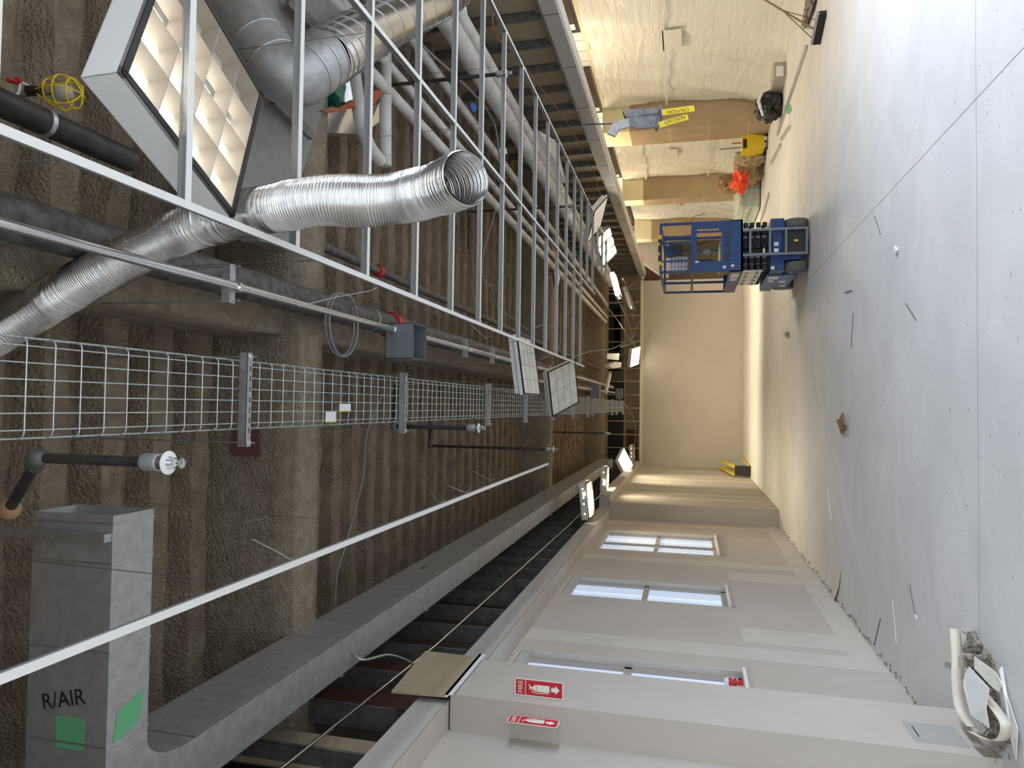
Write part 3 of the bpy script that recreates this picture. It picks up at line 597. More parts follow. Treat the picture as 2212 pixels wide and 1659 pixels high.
# resample evenly
acc = [0]
for a_, b_ in zip(ctr, ctr[1:]): acc.append(acc[-1] + (b_ - a_).length)
tot = acc[-1]; step = .0018; N = int(tot / step); pts = []; j = 0
for i in range(N + 1):
    s_ = i * step
    while j < len(acc) - 2 and acc[j + 1] < s_: j += 1
    pts.append(ctr[j].lerp(ctr[j + 1], (s_ - acc[j]) / max(1e-9, acc[j + 1] - acc[j])))
rad = []
random.seed(3); ph = 0
for i in range(len(pts)):
    ph += 2 * math.pi * step / (.0078 + .0022 * math.sin(i * .011) * math.sin(i * .0037 + 1)); base = .0865 + .0025 * math.sin(i * .013) + .0015 * math.sin(i * .05)
    if i > len(pts) - 90: base += .004
    rad.append(base + .0034 * math.sin(ph))
r = root('flexible_duct', pts[len(pts) // 2], 'shiny corrugated flexible aluminium duct hanging open-ended below the grid', 'duct')
fd = MB().tube(pts, rad, 40, cap=False).build('corrugated_sleeve', 'alu', r)
MB().tube(pts[-230:], [q - .004 for q in rad[-230:]], 40, cap=False).build('inner_lining', 'alu', r)

# ------------------------------------------------------------------ troffers
def troffer_near(tube='tube_lit'):
    S = .60; h = .12; rt = root('ceiling_light', (0, 0, 0), 'lit square ceiling light with a deep sixteen-cell louvre, hanging nearest the camera', 'ceiling light', 'square ceiling lights')
    # face looks along +z in local axes
    b = MB(); b.box((-S / 2, -S / 2, -h), (S / 2, S / 2, -h + .003))
    for a_, c_ in (((-S / 2, -S / 2, -h), (-S / 2 + .003, S / 2, 0)), ((S / 2 - .003, -S / 2, -h), (S / 2, S / 2, 0)), ((-S / 2, -S / 2, -h), (S / 2, -S / 2 + .003, 0)), ((-S / 2, S / 2 - .003, -h), (S / 2, S / 2, 0))): b.box(a_, c_)
    b.build('housing', 'white_metal', rt)
    f = MB(); e = .022
    f.box((-S / 2, -S / 2, -.012), (-S / 2 + e, S / 2, .004)).box((S / 2 - e, -S / 2, -.012), (S / 2, S / 2, .004)).box((-S / 2, -S / 2, -.012), (S / 2, -S / 2 + e, .004)).box((-S / 2, S / 2 - e, -.012), (S / 2, S / 2, .004))
    f.build('flange', 'black', rt)
    l = MB(); n = 4; q = S / 2 - e; c = 2 * q / n
    for i in range(n + 1):
        p = -q + c * i; w0 = .0012; w1 = .006; 
        for ax in (0, 1):
            vs = [(p - w0, -q, 0), (p + w0, -q, 0), (p + w0, q, 0), (p - w0, q, 0), (p - w1, -q, -.065), (p + w1, -q, -.065), (p + w1, q, -.065), (p - w1, q, -.065)]
            if ax: vs = [(y, x, z) for x, y, z in vs]
            l.add(vs, [(0, 1, 2, 3), (0, 4, 5, 1), (1, 5, 6, 2), (2, 6, 7, 3), (3, 7, 4, 0)])
    l.build('louvre', 'louvre', rt)
    for i in range(n):
        for k in range(n):
            x0 = -q + c * i; y0 = -q + c * k; lit = not (k == 0)
            MB().box((x0 + .018, y0 + .026, -.085), (x0 + c - .018, y0 + c - .026, -.072)).build('lit_cell' if lit else 'dark_cell', tube if lit else 'louvre', rt)
    if tube != 'tube_near':
        for s in (-.2, -.04, .06, .2): MB().tube([(-S / 2 - .001, s, -.06), (-S / 2 + .002, s, -.06)], .014, 10).build('knockout', 'lens_lit', rt)  # glowing discs stand in for lamp light leaking through the holes
    return rt
def orient(o, c, u, v, n):
    o.matrix_world = Matrix(((u[0], v[0], n[0], c[0]), (u[1], v[1], n[1], c[1]), (u[2], v[2], n[2], c[2]), (0, 0, 0, 1)))
def basis(n, u):
    n = Vector(n).normalized(); u = Vector(u); u = (u - n * u.dot(n)).normalized(); return u, n.cross(u), n
t0 = troffer_near('tube_near'); u, v, n = basis((.074, .092, -.993), (.418, -.907, -.053)); orient(t0, (1.03, 1.965, 3.135), u, v, n)
def troffer(kind):
    S = .60; h = .10; rt = root('ceiling_light', (0, 0, 0), 'x', 'ceiling light', 'square ceiling lights')
    b = MB(); b.box((-S / 2 + .02, -S / 2 + .02, -h), (S / 2 - .02, S / 2 - .02, -.045)).box((-S / 2, -S / 2, -.045), (S / 2, S / 2, -.012)); b.build('housing', 'white_metal', rt)
    f = MB(); e = .014
    f.box((-S / 2, -S / 2, -.012), (-S / 2 + e, S / 2, .003)).box((S / 2 - e, -S / 2, -.012), (S / 2, S / 2, .003)).box((-S / 2, -S / 2, -.012), (S / 2, -S / 2 + e, .003)).box((-S / 2, S / 2 - e, -.012), (S / 2, S / 2, .003)); f.build('flange', 'black', rt)
    q = S / 2 - e
    MB().box((-q, -q, -.012), (q, q, -.004)).build('lens', {'off': 'lens', 'lit': 'lens_lit', 'tubes': 'lens', 'glare': 'lens_glare'}[kind], rt)
    if kind != 'tubes':
        g = MB()
        for k in (1, 2, 3): p = -q + 2 * q * k / 4; g.box((p - .002, -q, -.004), (p + .002, q, -.001)).box((-q, p - .002, -.004), (q, p + .002, -.001))
        g.build('louvre_bars', 'louvre', rt)
    else:
        for k in range(3): p = -.19 + .19 * k; MB().box((p - .05, -q + .01, -.004), (p + .05, q - .01, .002)).build('lit_tube', 'tube_lit', rt)
    d = MB()
    for s in (-.12, 0, .12): d.tube([(-S / 2 + .019, s, -.07), (-S / 2 + .022, s, -.07)], .012, 10)
    d.build('knockout', 'galv_bright', rt)
    return rt
# far lit fittings reach into the room
spec = [
 ('off', (.415, 7.05, 3.175), (.142, -.064, -.988), (1, 0, 0), 'unlit square ceiling light hanging beside the right-hand runner, nearer one'),
 ('off', (.25, 9.05, 3.16), (-.10, -.42, -.90), (.92, -.35, 0), 'unlit square ceiling light hanging tilted over the cable tray, farther one'),
 ('lit', (1.585, 22.2, 3.20), (-.211, -.35, -.90), (.95, -.24, 0), 'small lit square ceiling light right against the far wall'),
 ('glare', (3.023, 11.33, 3.034), (-.392, -.004, -.92), (.69, -.66, -.29), 'steeply tilted square ceiling light hanging left of the bulkhead'),
 ('tubes', (3.15, 13.83, 3.172), (-.065, -.426, -.902), (.8, -.56, .2), 'brightly lit tilted ceiling light with three glowing strips'),
 ('deep', (3.03, 17.6, 3.30), (.25, 0, -.97), (1, 0, 0), 'lit ceiling light seen edge-on beyond the fat white pipes'),
 ('deep', (3.25, 21.0, 3.28), (.3, 0, -.95), (1, 0, 0), 'small ceiling light hanging edge-on near the far wall, right side'),
 ('deep', (-1.52, 11.8, 3.165), (.10, -.04, -.99), (0, 1, 0), 'ceiling light over the left soffit, nearest of that row'),
 ('deep', (-1.50, 14.6, 3.19), (-.02, .02, -1), (0, 1, 0), 'ceiling light over the left soffit, second of that row'),
 ('lit', (-1.46, 19.2, 3.22), (.242, -.367, -.90), (.85, -.53, 0), 'lit tilted ceiling light over the left soffit, third of that row'),
 ('deep', (-1.42, 22.0, 3.20), (.02, 0, -1), (0, 1, 0), 'ceiling light over the left soffit, against the far wall'),
]
for k, c_, n_, u_, lab in spec:
    t_o = troffer_near('lens_lit2') if k == 'deep' else troffer(k); t_o['label'] = lab; u, v, n = basis(n_, u_); orient(t_o, c_, u, v, n)
    Pn = Vector(c_)
    if k in ('lit', 'tubes', 'deep') and c_[1] < 22 and c_ != (-1.42, 22.0, 3.20) and c_ != (3.25, 21.0, 3.28):
        dp = k == 'deep'; area('fitting_lamp', Pn + n * (-.068 if dp else .004), .50, .50, 34 if dp else 24, (1.0, .86, .58), n, 125)
    MB().tube([Pn - n * .1 + u * .2, Pn + V(.1, .1, 1.35)], .0018, 4, cap=False).tube([Pn - n * .1 - u * .2, Pn + V(-.12, .0, 1.35)], .0018, 4, cap=False).build('light_hanger_wires', 'white_wire', label='wire pair holding the ' + ' '.join(lab.replace('ceiling light', 'light').split()[:12]), cat='wire')

# ------------------------------------------------------------------ other overhead things
P = onz(1203, 594, 4.0)
b = MB().obox(P, V(.7, .7, 0), V(-.7, .7, 0), V(0, 0, 1), .2, .2, .01)
r = b.build('air_diffuser', 'white_metal', label='pale square air diffuser seen between the cross tees', cat='diffuser')
MB().tube([P - V(0, 0, .014), P - V(0, 0, .008)], .12, 20).build('diffuser_ring', 'galv', r)
P = zc(1192, 330, 9.2)
b = MB().poly([onz(1165, 283, 3.55), onz(1200, 303, 3.55), onz(1223, 395, 3.55), onz(1198, 345, 3.55)], (0, 0, .15)); b.build('sheet_metal_box', 'white_metal', label='pale sheet metal box above the grid beside the fat white pipes', cat='metal box')
# near service shaft and boxed ceiling beside the big light
MB().poly([onz(560, 0, 4.0), onz(735, 0, 4.0), onz(700, 230, 4.0), onz(645, 400, 4.0), onz(625, 535, 4.0), onz(560, 520, 4.0), onz(480, 330, 4.0)], (0, 0, .12)).build('drywall_lid', 'lid_board', label='grey drywall lid above the big near light', cat='drywall board')
MB().bar(onz(590, 215, 3.94), onz(672, 292, 3.94), .06, .03).build('stud_offcut', 'studs', label='dark steel stud under the grey lid, below the spiral duct', cat='stud')
MB().bar(onz(620, 0, 3.94), onz(690, 70, 3.94), .07, .03).build('stud_offcut', 'studs', label='dark steel stud beyond the spiral duct, top edge', cat='stud')
b = MB().poly([onz(690, 285, 4.1), onz(695, 235, 4.05), onz(760, 215, 4.05), onz(830, 195, 4.05), onz(825, 260, 4.1), onz(780, 290, 4.15), onz(720, 295, 4.15)], (0, 0, .12)); r = b.build('foil_insulation_wrap', 'alu', label='torn foil-faced insulation bundle by the sideways white pipes', cat='insulation')
MB().poly([onz(685, 240, 4.0), onz(735, 232, 4.0), onz(790, 200, 4.0), onz(832, 192, 4.0), onz(812, 222, 4.0), onz(780, 228, 4.0), onz(776, 258, 4.0), onz(768, 232, 4.0), onz(720, 243, 4.0)], (0, 0, .03)).build('torn_lining', 'copper', r)
b = MB().tube([onz(745, 235, 4.1), onz(735, 150, 4.1)], .1, 16); b.build('foil_wrapped_duct', 'alu', label='short crinkled foil-wrapped duct under the spiral duct', cat='duct')
MB().tube([onz(700, 215, 4.12), onz(712, 180, 4.12)], .12, 16).build('teal_duct_collar', 'teal', label='dark teal duct collar just below the spiral duct', cat='duct')
MB().tube([onz(985, 0, 3.95), onz(990, 40, 3.95), onz(1003, 85, 3.95)], [.13, .12, .09], 14).build('taped_duct_boot', 'galv_bright', label='silver taped elbow on the white pipe near the top edge', cat='duct')
MB().poly([onz(1058, 190, 3.8), onz(1066, 215, 3.8), onz(1058, 232, 3.8), onz(1045, 205, 3.8)], (0, 0, .05)).ell(tuple(onz(1057, 212, 3.85)), .1, .12, .06, jit=.3).build('rust_insulation_clump', 'copper', label='rust coloured torn insulation clump on the fat white pipe', cat='insulation')
MB().poly([onz(1017, 222, 3.75), onz(1026, 224, 3.75), onz(1031, 233, 3.75), onz(1025, 244, 3.75), onz(1018, 236, 3.75)], (0, 0, .006)).build('blue_tape_flag', 'blue_tape', label='small bright blue tape flag tied below the white pipes', cat='tape')
MB().poly([onz(1080, 322, 3.75), onz(1094, 320, 3.75), onz(1096, 332, 3.75), onz(1080, 333, 3.75)], (0, 0, .004)).build('cable_tag', 'label', label='white paper tag on the grey cable behind the cross tees', cat='tag')
def cable(name, px, r_, m_, label, cat='cable'):
    return MB().tube(spline([onz(*q) for q in px], 8), r_, 6, cap=False).build(name, m_, label=label, cat=cat)
cable('grey_cable', [(878, -20, 3.6), (885, 40, 3.7), (905, 90, 3.8), (985, 165, 3.8), (1040, 222, 3.8), (1068, 270, 3.8), (1078, 330, 3.7), (1080, 345, 3.7)], .012, 'grey_cable', 'thick grey cable looping down past the blue tape flag')
cable('grey_cable', [(1125, 108, 3.7), (1165, 132, 3.7), (1195, 160, 3.7), (1218, 190, 3.7), (1222, 220, 3.7), (1215, 260, 3.7), (1207, 288, 3.7)], .012, 'grey_cable', 'grey cable drooping in front of the right-hand studs')
cable('orange_cable', [(1063, 10, 3.3), (1070, 75, 3.3), (1110, 115, 3.3), (1160, 180, 3.3), (1225, 265, 3.3), (1275, 355, 3.3), (1298, 425, 3.25)], .006, 'copper', 'thin orange cable slanting along the right-hand studs')
cable('red_wire', [(915, 50, 3.9), (960, 49, 3.9), (1000, 57, 3.9), (1034, 55, 3.9), (1030, 50, 3.9), (1008, 52, 3.9), (992, 70, 3.9)], .005, 'red', 'looped red wire near the top edge beside the spiral duct', 'wire')
cable('grey_cable', [(826, 850, 4.3), (805, 900, 4.3), (789, 950, 4.3), (785, 1020, 4.3), (770, 1090, 4.3), (745, 1180, 4.3), (728, 1240, 4.3), (722, 1310, 4.3)], .009, 'grey_cable', 'long grey cable drooping below the deck left of the cable tray')
cable('grey_cable', [(1073, 438, 4.0), (1060, 490, 4.0), (1045, 540, 4.0), (1043, 600, 4.0), (1060, 620, 4.0), (1075, 665, 4.0), (1110, 690, 4.0), (1140, 715, 4.0), (1150, 735, 4.0)], .010, 'grey_cable', 'grey cable dropping behind the left bay of cross tees')
cable('grey_cable', [(1155, 708, 3.7), (1180, 702, 3.7), (1204, 720, 3.7), (1208, 745, 3.7), (1190, 765, 3.7), (1165, 778, 3.7)], .010, 'grey_cable', 'grey cable loop behind the near unlit light')
cable('grey_cable', [(1240, 770, 3.6), (1280, 758, 3.6), (1315, 755, 3.6), (1340, 745, 3.45), (1365, 730, 3.3), (1390, 708, 3.15)], .014, 'grey_cable', 'grey cable sweeping across to the far wall beside the small boxes')
cable('white_cable', [(1243, 985, 4.2), (1230, 960, 4.2), (1255, 920, 4.2), (1252, 905, 4.2), (1247, 880, 4.2)], .012, 'grey_cable', 'pale cable hanging past the far end of the cable tray')
cable('grey_cable', [(1335, 860, 3.3), (1355, 880, 3.25), (1370, 910, 3.2), (1372, 950, 3.2), (1366, 975, 3.2)], .014, 'grey_cable', 'curved grey cable near the far wall left of the tray end')
for n_, q in enumerate(([(1345, 600), (1362, 640), (1372, 670), (1380, 655)], [(1330, 640), (1355, 690), (1368, 740), (1375, 752)], [(1350, 630), (1372, 612), (1376, 640), (1366, 690)], [(1360, 740), (1385, 690), (1404, 700), (1390, 730), (1340, 750)], [(1300, 650), (1340, 700), (1360, 735)])):
    cable('tangled_wire', [(a_, b_, 3.2 if a_ < 1385 else 3.08) for a_, b_ in q], .012, 'grey_cable', 'loose tangled wire hanging near the far wall, %s of the tangle' % NTH[n_], 'wire')
MB().poly([onz(1312, 764, 3.35), onz(1338, 763, 3.35), onz(1337, 778, 3.35), onz(1311, 775, 3.35)], (0, 0, .18)).build('driver_box', 'galv_bright', label='small bluish shiny metal box hanging near the far wall', cat='metal box')
MB().poly([onz(1316, 790, 3.35), onz(1330, 781, 3.35), onz(1343, 783, 3.35), onz(1342, 793, 3.35), onz(1325, 796, 3.35)], (0, 0, .15)).build('junction_box', 'white_metal', label='dull white box hanging near the far wall under the shiny one', cat='metal box')
MB().bar(onz(1318, 808, 3.4), onz(1309, 846, 3.4), .12, .05).build('strip_light', 'white_metal', label='short white strip fitting hanging askew near the far wall', cat='strip light')
# caged work lamp near the upper corner
c0 = zc(135, 200, 3.0); r = root('caged_work_lamp', c0, 'yellow caged work lamp hanging above the near grid', 'work lamp')
MB().tube([c0 - V(0, 0, 0), V(c0.x + .02, c0.y + .02, 4.65)], .004, 6).build('suspension_wire', 'dark_wire', r)
b = MB(); ax = (zc(60, 195, 3.0) - c0).normalized(); x_, y_ = frame(ax)
for k in range(6):
    a_ = math.pi * 2 * k / 6; dvec = x_ * math.cos(a_) + y_ * math.sin(a_)
    b.tube(spline([c0 - ax * .085, c0 - ax * .06 + dvec * .055, c0 + dvec * .07, c0 + ax * .05 + dvec * .05, c0 + ax * .10 + dvec * .02], 5), .0035, 6)
for s_, rr in ((-.05, .06), (0, .071), (.05, .052)): b.tube([c0 + ax * s_ + (x_ * math.cos(q) + y_ * math.sin(q)) * rr for q in [2 * math.pi * k / 20 for k in range(21)]], .0035, 6, cap=False)
b.build('cage', 'yellow', r)
MB().ell(tuple(c0), .035, .035, .045).build('bulb', 'white_pipe', r); MB().tube([c0 + ax * .09, c0 + ax * .15], .02, 12).build('socket', 'black', r)
MB().tube(spline([c0 + ax * .14, zc(60, 185, 3.0), zc(45, 180, 3.0), zc(40, 200, 3.0), zc(18, 216, 3.0)], 6), .006, 6).build('lead', 'label', r)
MB().tube([zc(48, 180, 3.0), zc(36, 168, 3.0)], .008, 8).tube([zc(44, 182, 3.0), zc(15, 172, 3.0)], .008, 8).build('wire_nut', 'red', r)
# armoured whip to the lighting box at left
MB().tube(spline([V(-1.6, 4.4, 3.8), onz(780, 1425, 3.62), onz(840, 1415, 3.60), onz(888, 1432, 3.55), onz(905, 1455, 3.5)], 8), .009, 6).build('armoured_cable', 'galv', label='ribbed metal cable curving behind the raw drywall square', cat='cable')

# ------------------------------------------------------------------ hanging metal sleeve with caution tape
r = root('hanging_duct_sleeve', (3.1, 7.5, 1.9), 'grey sheet metal sleeve hanging on a cable in front of the paper-wrapped column', 'metal box')
g = lambda x, y, d=7.5: zc(x, y, d)
b = MB().poly([g(1344, 238), g(1424, 232), g(1432, 240), g(1428, 250), g(1352, 252)], V(0, .18, 0)); b.poly([g(1352, 254), g(1425, 243), g(1415, 275), g(1372, 278), g(1356, 268)], V(0, .02, 0)); b.poly([g(1425, 228), g(1430, 228), g(1420, 276), g(1414, 276)], V(0, .1, 0))
b.build('sleeve', 'sleeve', r)
MB().bar(g(1320, 292), g(1334, 268), .03, .09).bar(g(1334, 272), g(1358, 266), .03, .09).build('bracket', 'galv_duct', r)
MB().tube([g(1355, 265), g(1290, 268), onz(1250, 270, 3.6)], .009, 6).build('suspension_cable', 'grey_cable', r)
ct = root('caution_tape', g(1500, 236), 'two strips of yellow caution tape dangling from the hanging metal sleeve', 'tape')
for pts_, tx in (([g(1430, 243, 7.45), g(1455, 240, 7.45), g(1500, 234, 7.45)], g(1465, 240, 7.43)), ([g(1424, 270, 7.45), g(1450, 262, 7.45), g(1486, 252, 7.45)], g(1458, 260, 7.43))):
    b = MB()
    for p, q in zip(pts_, pts_[1:]): b.bar(p, q, .065, .002, ref=V(0, 1, 0))
    b.build('strip', 'yellow', ct); d_ = (pts_[-1] - pts_[0]).normalized()
    if tx.z >= 1.75: d_ = -d_
    MB().text('CAUTION', tx + V(0, -.012, 0), -d_, V(0, 1, 0).cross(d_), .05, .001).build('lettering', 'black', ct)

# ------------------------------------------------------------------ right side: plastic sheets and paper-wrapped columns
def sheet(y0, y1, z1, x, label, edge=0.):
    ny, nz = 60, 40; vs = []
    for i in range(nz + 1):
        for j in range(ny + 1):
            fy, fz = j / ny, i / nz; y = y0 + (y1 - y0) * fy
            if j == ny: y += edge * math.sin(fz * 9) + random.uniform(-.02, .02)
            vs.append((x - .03 * math.sin(y * 3.1 + fz * 4) * .6 - .02 * math.sin(y * 9 + fz * 13) - (.25 * (1 - fz) ** 6) + random.uniform(-.003, .003), y, z1 * fz))
    n = ny + 1; fs = [(i * n + j, i * n + j + 1, (i + 1) * n + j + 1, (i + 1) * n + j) for i in range(nz) for j in range(ny)]
    b = MB().add(vs, fs, 0, True); vs2 = [(v_[0] + .002, v_[1], v_[2]) for v_ in vs]; b.add(vs2, [f[::-1] for f in fs], 0, True)
    return b.build('plastic_sheet', 'poly', label=label, cat='plastic sheet')
s1 = sheet(7.0, 14.95, 3.36, 6.38, 'large crinkled translucent plastic sheet over the wall, nearest, above the squeegee')
s2 = sheet(15.88, 19.72, 3.38, 6.38, 'middle plastic sheet hung between the two brown paper-wrapped columns')
s3 = sheet(20.33, 24.17, 3.40, 6.38, 'farthest plastic sheet on the wall, behind the blue lift')
for s_, y0, y1, z in ((s1, 7, 14.9, 2.05), (s2, 15.9, 19.7, 2.75), (s2, 15.9, 19.7, 1.1)):
    MB().box((6.30, y0, z), (6.302, y1, z + .05)).build('tape_seam', 'patch', s_)
for s_, y0, z0, dy, dz in ((s1, 11.9, 1.75, .7, .32), (s2, 17.5, 1.9, .6, .28), (s3, 22.3, 1.9, .6, .2)):
    MB().box((6.30, y0, z0), (6.302, y0 + dy, z0 + dz)).build('tape_patch', 'patch', s_)
for n_, (y0, y1, xx) in enumerate(((15.0, 15.85, 5.85), (19.75, 20.3, 5.75), (24.2, 24.7, 5.7))):
    r = root('wrapped_column', (6.15, (y0 + y1) / 2, 0), 'square column wrapped in brown kraft paper, %s' % ('nearest, behind the caution tape', 'second, beyond the yellow mop bucket', 'third, mostly hidden behind the blue lift')[n_], 'column')
    MB().box((xx, y0, 0), (6.45, y1, 2.85)).build('paper_wrap', 'kraft', r)
    MB().box((xx + .01, y0 + .01, 2.85), (6.45, y1 - .01, 3.42)).build('painted_top', 'cream', r)
    b = MB()
    for k in range(3): z = .4 + k * .8; b.box((xx - .001, y0, z), (xx, y1, z + .04))
    b.build('tape_seam', 'kraft_seam', r)
# exit sign, red board and dark stub at the far end
P = ony(1387, 556, 23.5)
r = root('exit_sign', P, 'white exit sign with red letters below the far end of the bulkhead', 'sign')
MB().box((P.x - .2, 23.5, P.z - .1), (P.x + .17, 23.54, P.z + .12)).box((P.x - .02, 23.51, P.z + .12), (P.x + .02, 23.53, 4.3)).build('sign_body', 'label', r); MB().text('EXIT', (P.x - .01, 23.495, P.z), (1, 0, 0), (0, 0, 1), .16).build('lettering', mat('exit_red', (.7, .02, .03), .5, emit=(1, .05, .05), es=.6), r)
b = MB().poly([ony(1385, 568, 23.2), ony(1428, 598, 23.2), ony(1425, 608, 23.2), ony(1393, 606, 23.2)], (0, .1, 0)); r = b.build('red_slanted_board', 'reddish', label='dull red triangular board above the lift at the far wall corner', cat='board')
MB().bar(ony(1384, 566, 23.15), ony(1430, 598, 23.15), .05, .05).build('steel_edge', 'galv', r)
MB().box((4.6, 25.5, 2.3), (6.2, 25.7, 4.2)).build('bulkhead_board', 'frame', label='brown raw bulkhead board at the end of the aisle', cat='board')

# ------------------------------------------------------------------ scissor lift
LX, LY = 2.30, 10.36
lift = root('scissor_lift', (LX, LY + .95, 0), 'blue electric scissor lift parked on the concrete, platform down', 'scissor lift')
def lb(name, boxes, m_, parent=lift, label=None):
    b = MB()
    for a_, c_ in boxes: b.box((LX + a_[0], LY + a_[1], a_[2]), (LX + c_[0], LY + c_[1], c_[2]))
    return b.build(name, m_, parent, label=label)
def wheel(x, y, nm):
    rr = .155; b = MB(); prof = [(-.062, rr * .80), (-.058, rr * .97), (-.04, rr), (.04, rr), (.058, rr * .97), (.062, rr * .80)]
    b.tube([(LX + x + a_, LY + y, rr) for a_, _ in prof], [q for _, q in prof], 32)
    o = b.build('wheel', 'rubber', lift)
    MB().tube([(LX + x - .064, LY + y, rr), (LX + x + .064, LY + y, rr)], .085, 20).build('rim', 'blue', o)
    g_ = MB()
    for k in range(22):
        a_ = 2 * math.pi * k / 22
        for s_ in (-1, 1): p = V(LX + x + s_ * .002, LY + y + rr * math.cos(a_), rr + rr * math.sin(a_)); q = V(LX + x + s_ * .05, LY + y + rr * math.cos(a_ + .16), rr + rr * math.sin(a_ + .16)); g_.bar(p, q, .006, .003)
    g_.build('tread_groove', 'black', o)
for x, y in ((.30, .16), (-.30, .16), (.30, 1.65), (-.30, 1.65)): wheel(x, y, '')
lb('chassis', [((-.22, .02, .10), (.22, 1.85, .34)), ((-.36, .06, .32), (.37, .34, .50)), ((-.36, 1.45, .32), (.36, 1.85, .48)), ((-.36, .35, .28), (-.22, 1.45, .50)), ((.22, .35, .28), (.36, 1.45, .50))], 'blue')
lb('side_cover', [((-.375, .36, .12), (-.36, 1.42, .52))], 'blue_lit', label='blue side cover with stickers, lavender light in its colour')
lb('cover_stickers', [((-.378, .45, .34), (-.375, .66, .48)), ((-.378, .80, .20), (-.375, .95, .30)), ((-.378, .75, .38), (-.375, .9, .46)), ((-.378, 1.2, .16), (-.375, 1.3, .24))], 'label')
lb('undercarriage_recess', [((-.12, -.005, .05), (.19, .02, .33))], 'black')
# scissor stack
b = MB()
for k in range(4):
    z = .55 + .085 * k
    for x in (-.24, -.14, .14, .24): b.box((LX + x - .02, LY + .12, z), (LX + x + .02, LY + 1.80, z + .055))
b.build('scissor_arms', 'greysteel', lift)
b = MB()
for k in range(4):
    z = .575 + .085 * k
    for x in (-.29, -.2, 0, .2, .30): b.tube([(LX + x - .032, LY + .10, z), (LX + x + .032, LY + .10, z)], .033, 14)
b.tube([(LX - .3, LY + .14, .6), (LX + .3, LY + .14, .6)], .02, 10).tube([(LX - .3, LY + .14, .77), (LX + .3, LY + .14, .77)], .02, 10); b.build('pivot_rollers', 'black', lift)
lb('stack_backing', [((-.26, .2, .50), (.26, 1.7, .86))], 'black')
b = MB()
for k in range(3):
    for x in (-.36, -.33): b.tube([(LX - .345, LY + .25 + .5 * k, .58 + .0 * k), (LX - .30, LY + .25 + .5 * k, .58)], .03, 12)
b.box((LX - .34, LY + .15, .60), (LX - .325, LY + 1.3, .86))
for y in (.3, .6, .9, 1.2):
    for z in (.66, .80): b.tube([(LX - .36, LY + y, z), (LX - .34, LY + y, z)], .022, 10)
b.build('linkage_plate', 'galv', lift, label='grey linkage plate with bolt heads on the side')
# entry ladder
b = MB()
for x in (-.145, .20): b.bar((LX + x, LY - .03, .03), (LX + x, LY - .03, .875), .035, .03, ref=V(0, 1, 0))
for z in (.045, .31, .52, .78): b.bar((LX - .145, LY - .03, z), (LX + .20, LY - .03, z), .04, .028)
b.build('ladder', 'greysteel', lift)
MB().box((LX + .02, LY - .02, .15), (LX + .05, LY - .005, .20)).build('charger_plug', 'yellow', lift)
lb('manifold', [((-.08, .02, .36), (.15, .05, .48))], 'blue'); lb('decal', [((-.02, .015, .40), (.03, .018, .46)), ((-.11, .015, .40), (-.06, .018, .46)), ((-.1, .09, .57), (-.03, .095, .60)), ((-.345, .05, .45), (-.30, .058, .50))], 'label')
# platform
pf = lb('platform', [((-.365, 0, .875), (.365, 1.88, .90)), ((-.365, 0, .875), (.365, .015, .97)), ((-.365, 0, .90), (-.35, 1.88, 1.05)), ((.35, 0, .90), (.365, 1.88, 1.05)), ((-.365, 1.865, .90), (.365, 1.88, 1.05))], 'blue')
lb('entry_gate', [((-.365, 0, .97), (-.235, .02, 1.56)), ((.255, 0, .97), (.355, .02, 1.56)), ((-.235, 0, .97), (.255, .02, 1.16)), ((-.235, 0, 1.50), (.255, .02, 1.56)), ((-.235, 0, 1.16), (-.21, .02, 1.5)), ((.20, 0, 1.16), (.23, .02, 1.5)), ((.23, .0, 1.16), (.255, .012, 1.2))], 'blue')
MB().text('P42-9156', (LX, LY - .003, 1.07), (1, 0, 0), (0, 0, 1), .115, .004).build('fleet_number', 'black', lift)
lb('gate_sticker', [((-.30, -.003, .99), (-.265, 0, 1.03)), ((-.32, -.003, 1.10), (-.28, 0, 1.14)), ((-.225, -.003, 1.47), (-.20, 0, 1.52))], 'label')
b = MB(); rr = .017
def rb(p, q, r_=rr): b.bar((LX + p[0], LY + p[1], p[2]), (LX + q[0], LY + q[1], q[2]), r_ * 2, r_ * 2)
for z in (2.00, 1.56):
    for x in (-.345, .345): rb((x, .015, z), (x, 1.865, z))
    rb((-.345, 1.865, z), (.345, 1.865, z)); rb((-.345, .015, z), (.345, .015, z))
for x in (-.345, .345):
    for y in (.02, .95, 1.86): rb((x, y, .90), (x, y, 2.0))
for x in (.16, .07, -.19): rb((x, .015, 1.56), (x, .015, 2.0), .012)
b.build('guard_rails', 'blue', lift)
b = MB()
for x in (-.345, .345, .16, .07):
    for z in (1.62, 1.93): b.obox(V(LX + x, LY + .015, z), V(1, 0, 0), V(0, 1, 0), V(0, 0, 1), .025, .022, .012)
b.build('rail_collars', 'blue', lift)
hb = lb('hazard_bar', [((-.25, -.012, 1.985), (.19, .005, 2.035))], 'black')
lb('hazard_stripe', [((.13, -.014, 1.985), (.19, .006, 2.036)), ((-.25, -.014, 1.985), (-.19, .006, 2.036)), ((-.10, -.014, 2.01), (-.06, .006, 2.036)), ((.04, -.014, 2.01), (.08, .006, 2.036))], 'yellow', hb)
lb('control_box', [((-.04, .2, 1.70), (.08, .36, 1.82))], 'black'); lb('control_bracket', [((-.06, .3, 1.82), (.1, .38, 1.96))], 'blue')
pl = lb('placard', [((-.28, .40, 1.63), (-.05, .405, 1.90))], 'label')
b = MB()
for k in range(4):
    for j in range(5): b.box((LX - .27 + .055 * k, LY + .398, 1.645 + .05 * j), (LX - .27 + .055 * k + .035, LY + .4, 1.645 + .05 * j + .02))
b.box((LX - .28, LY + .397, 1.72), (LX - .05, LY + .4, 1.724)).build('placard_print', 'greysteel', pl)
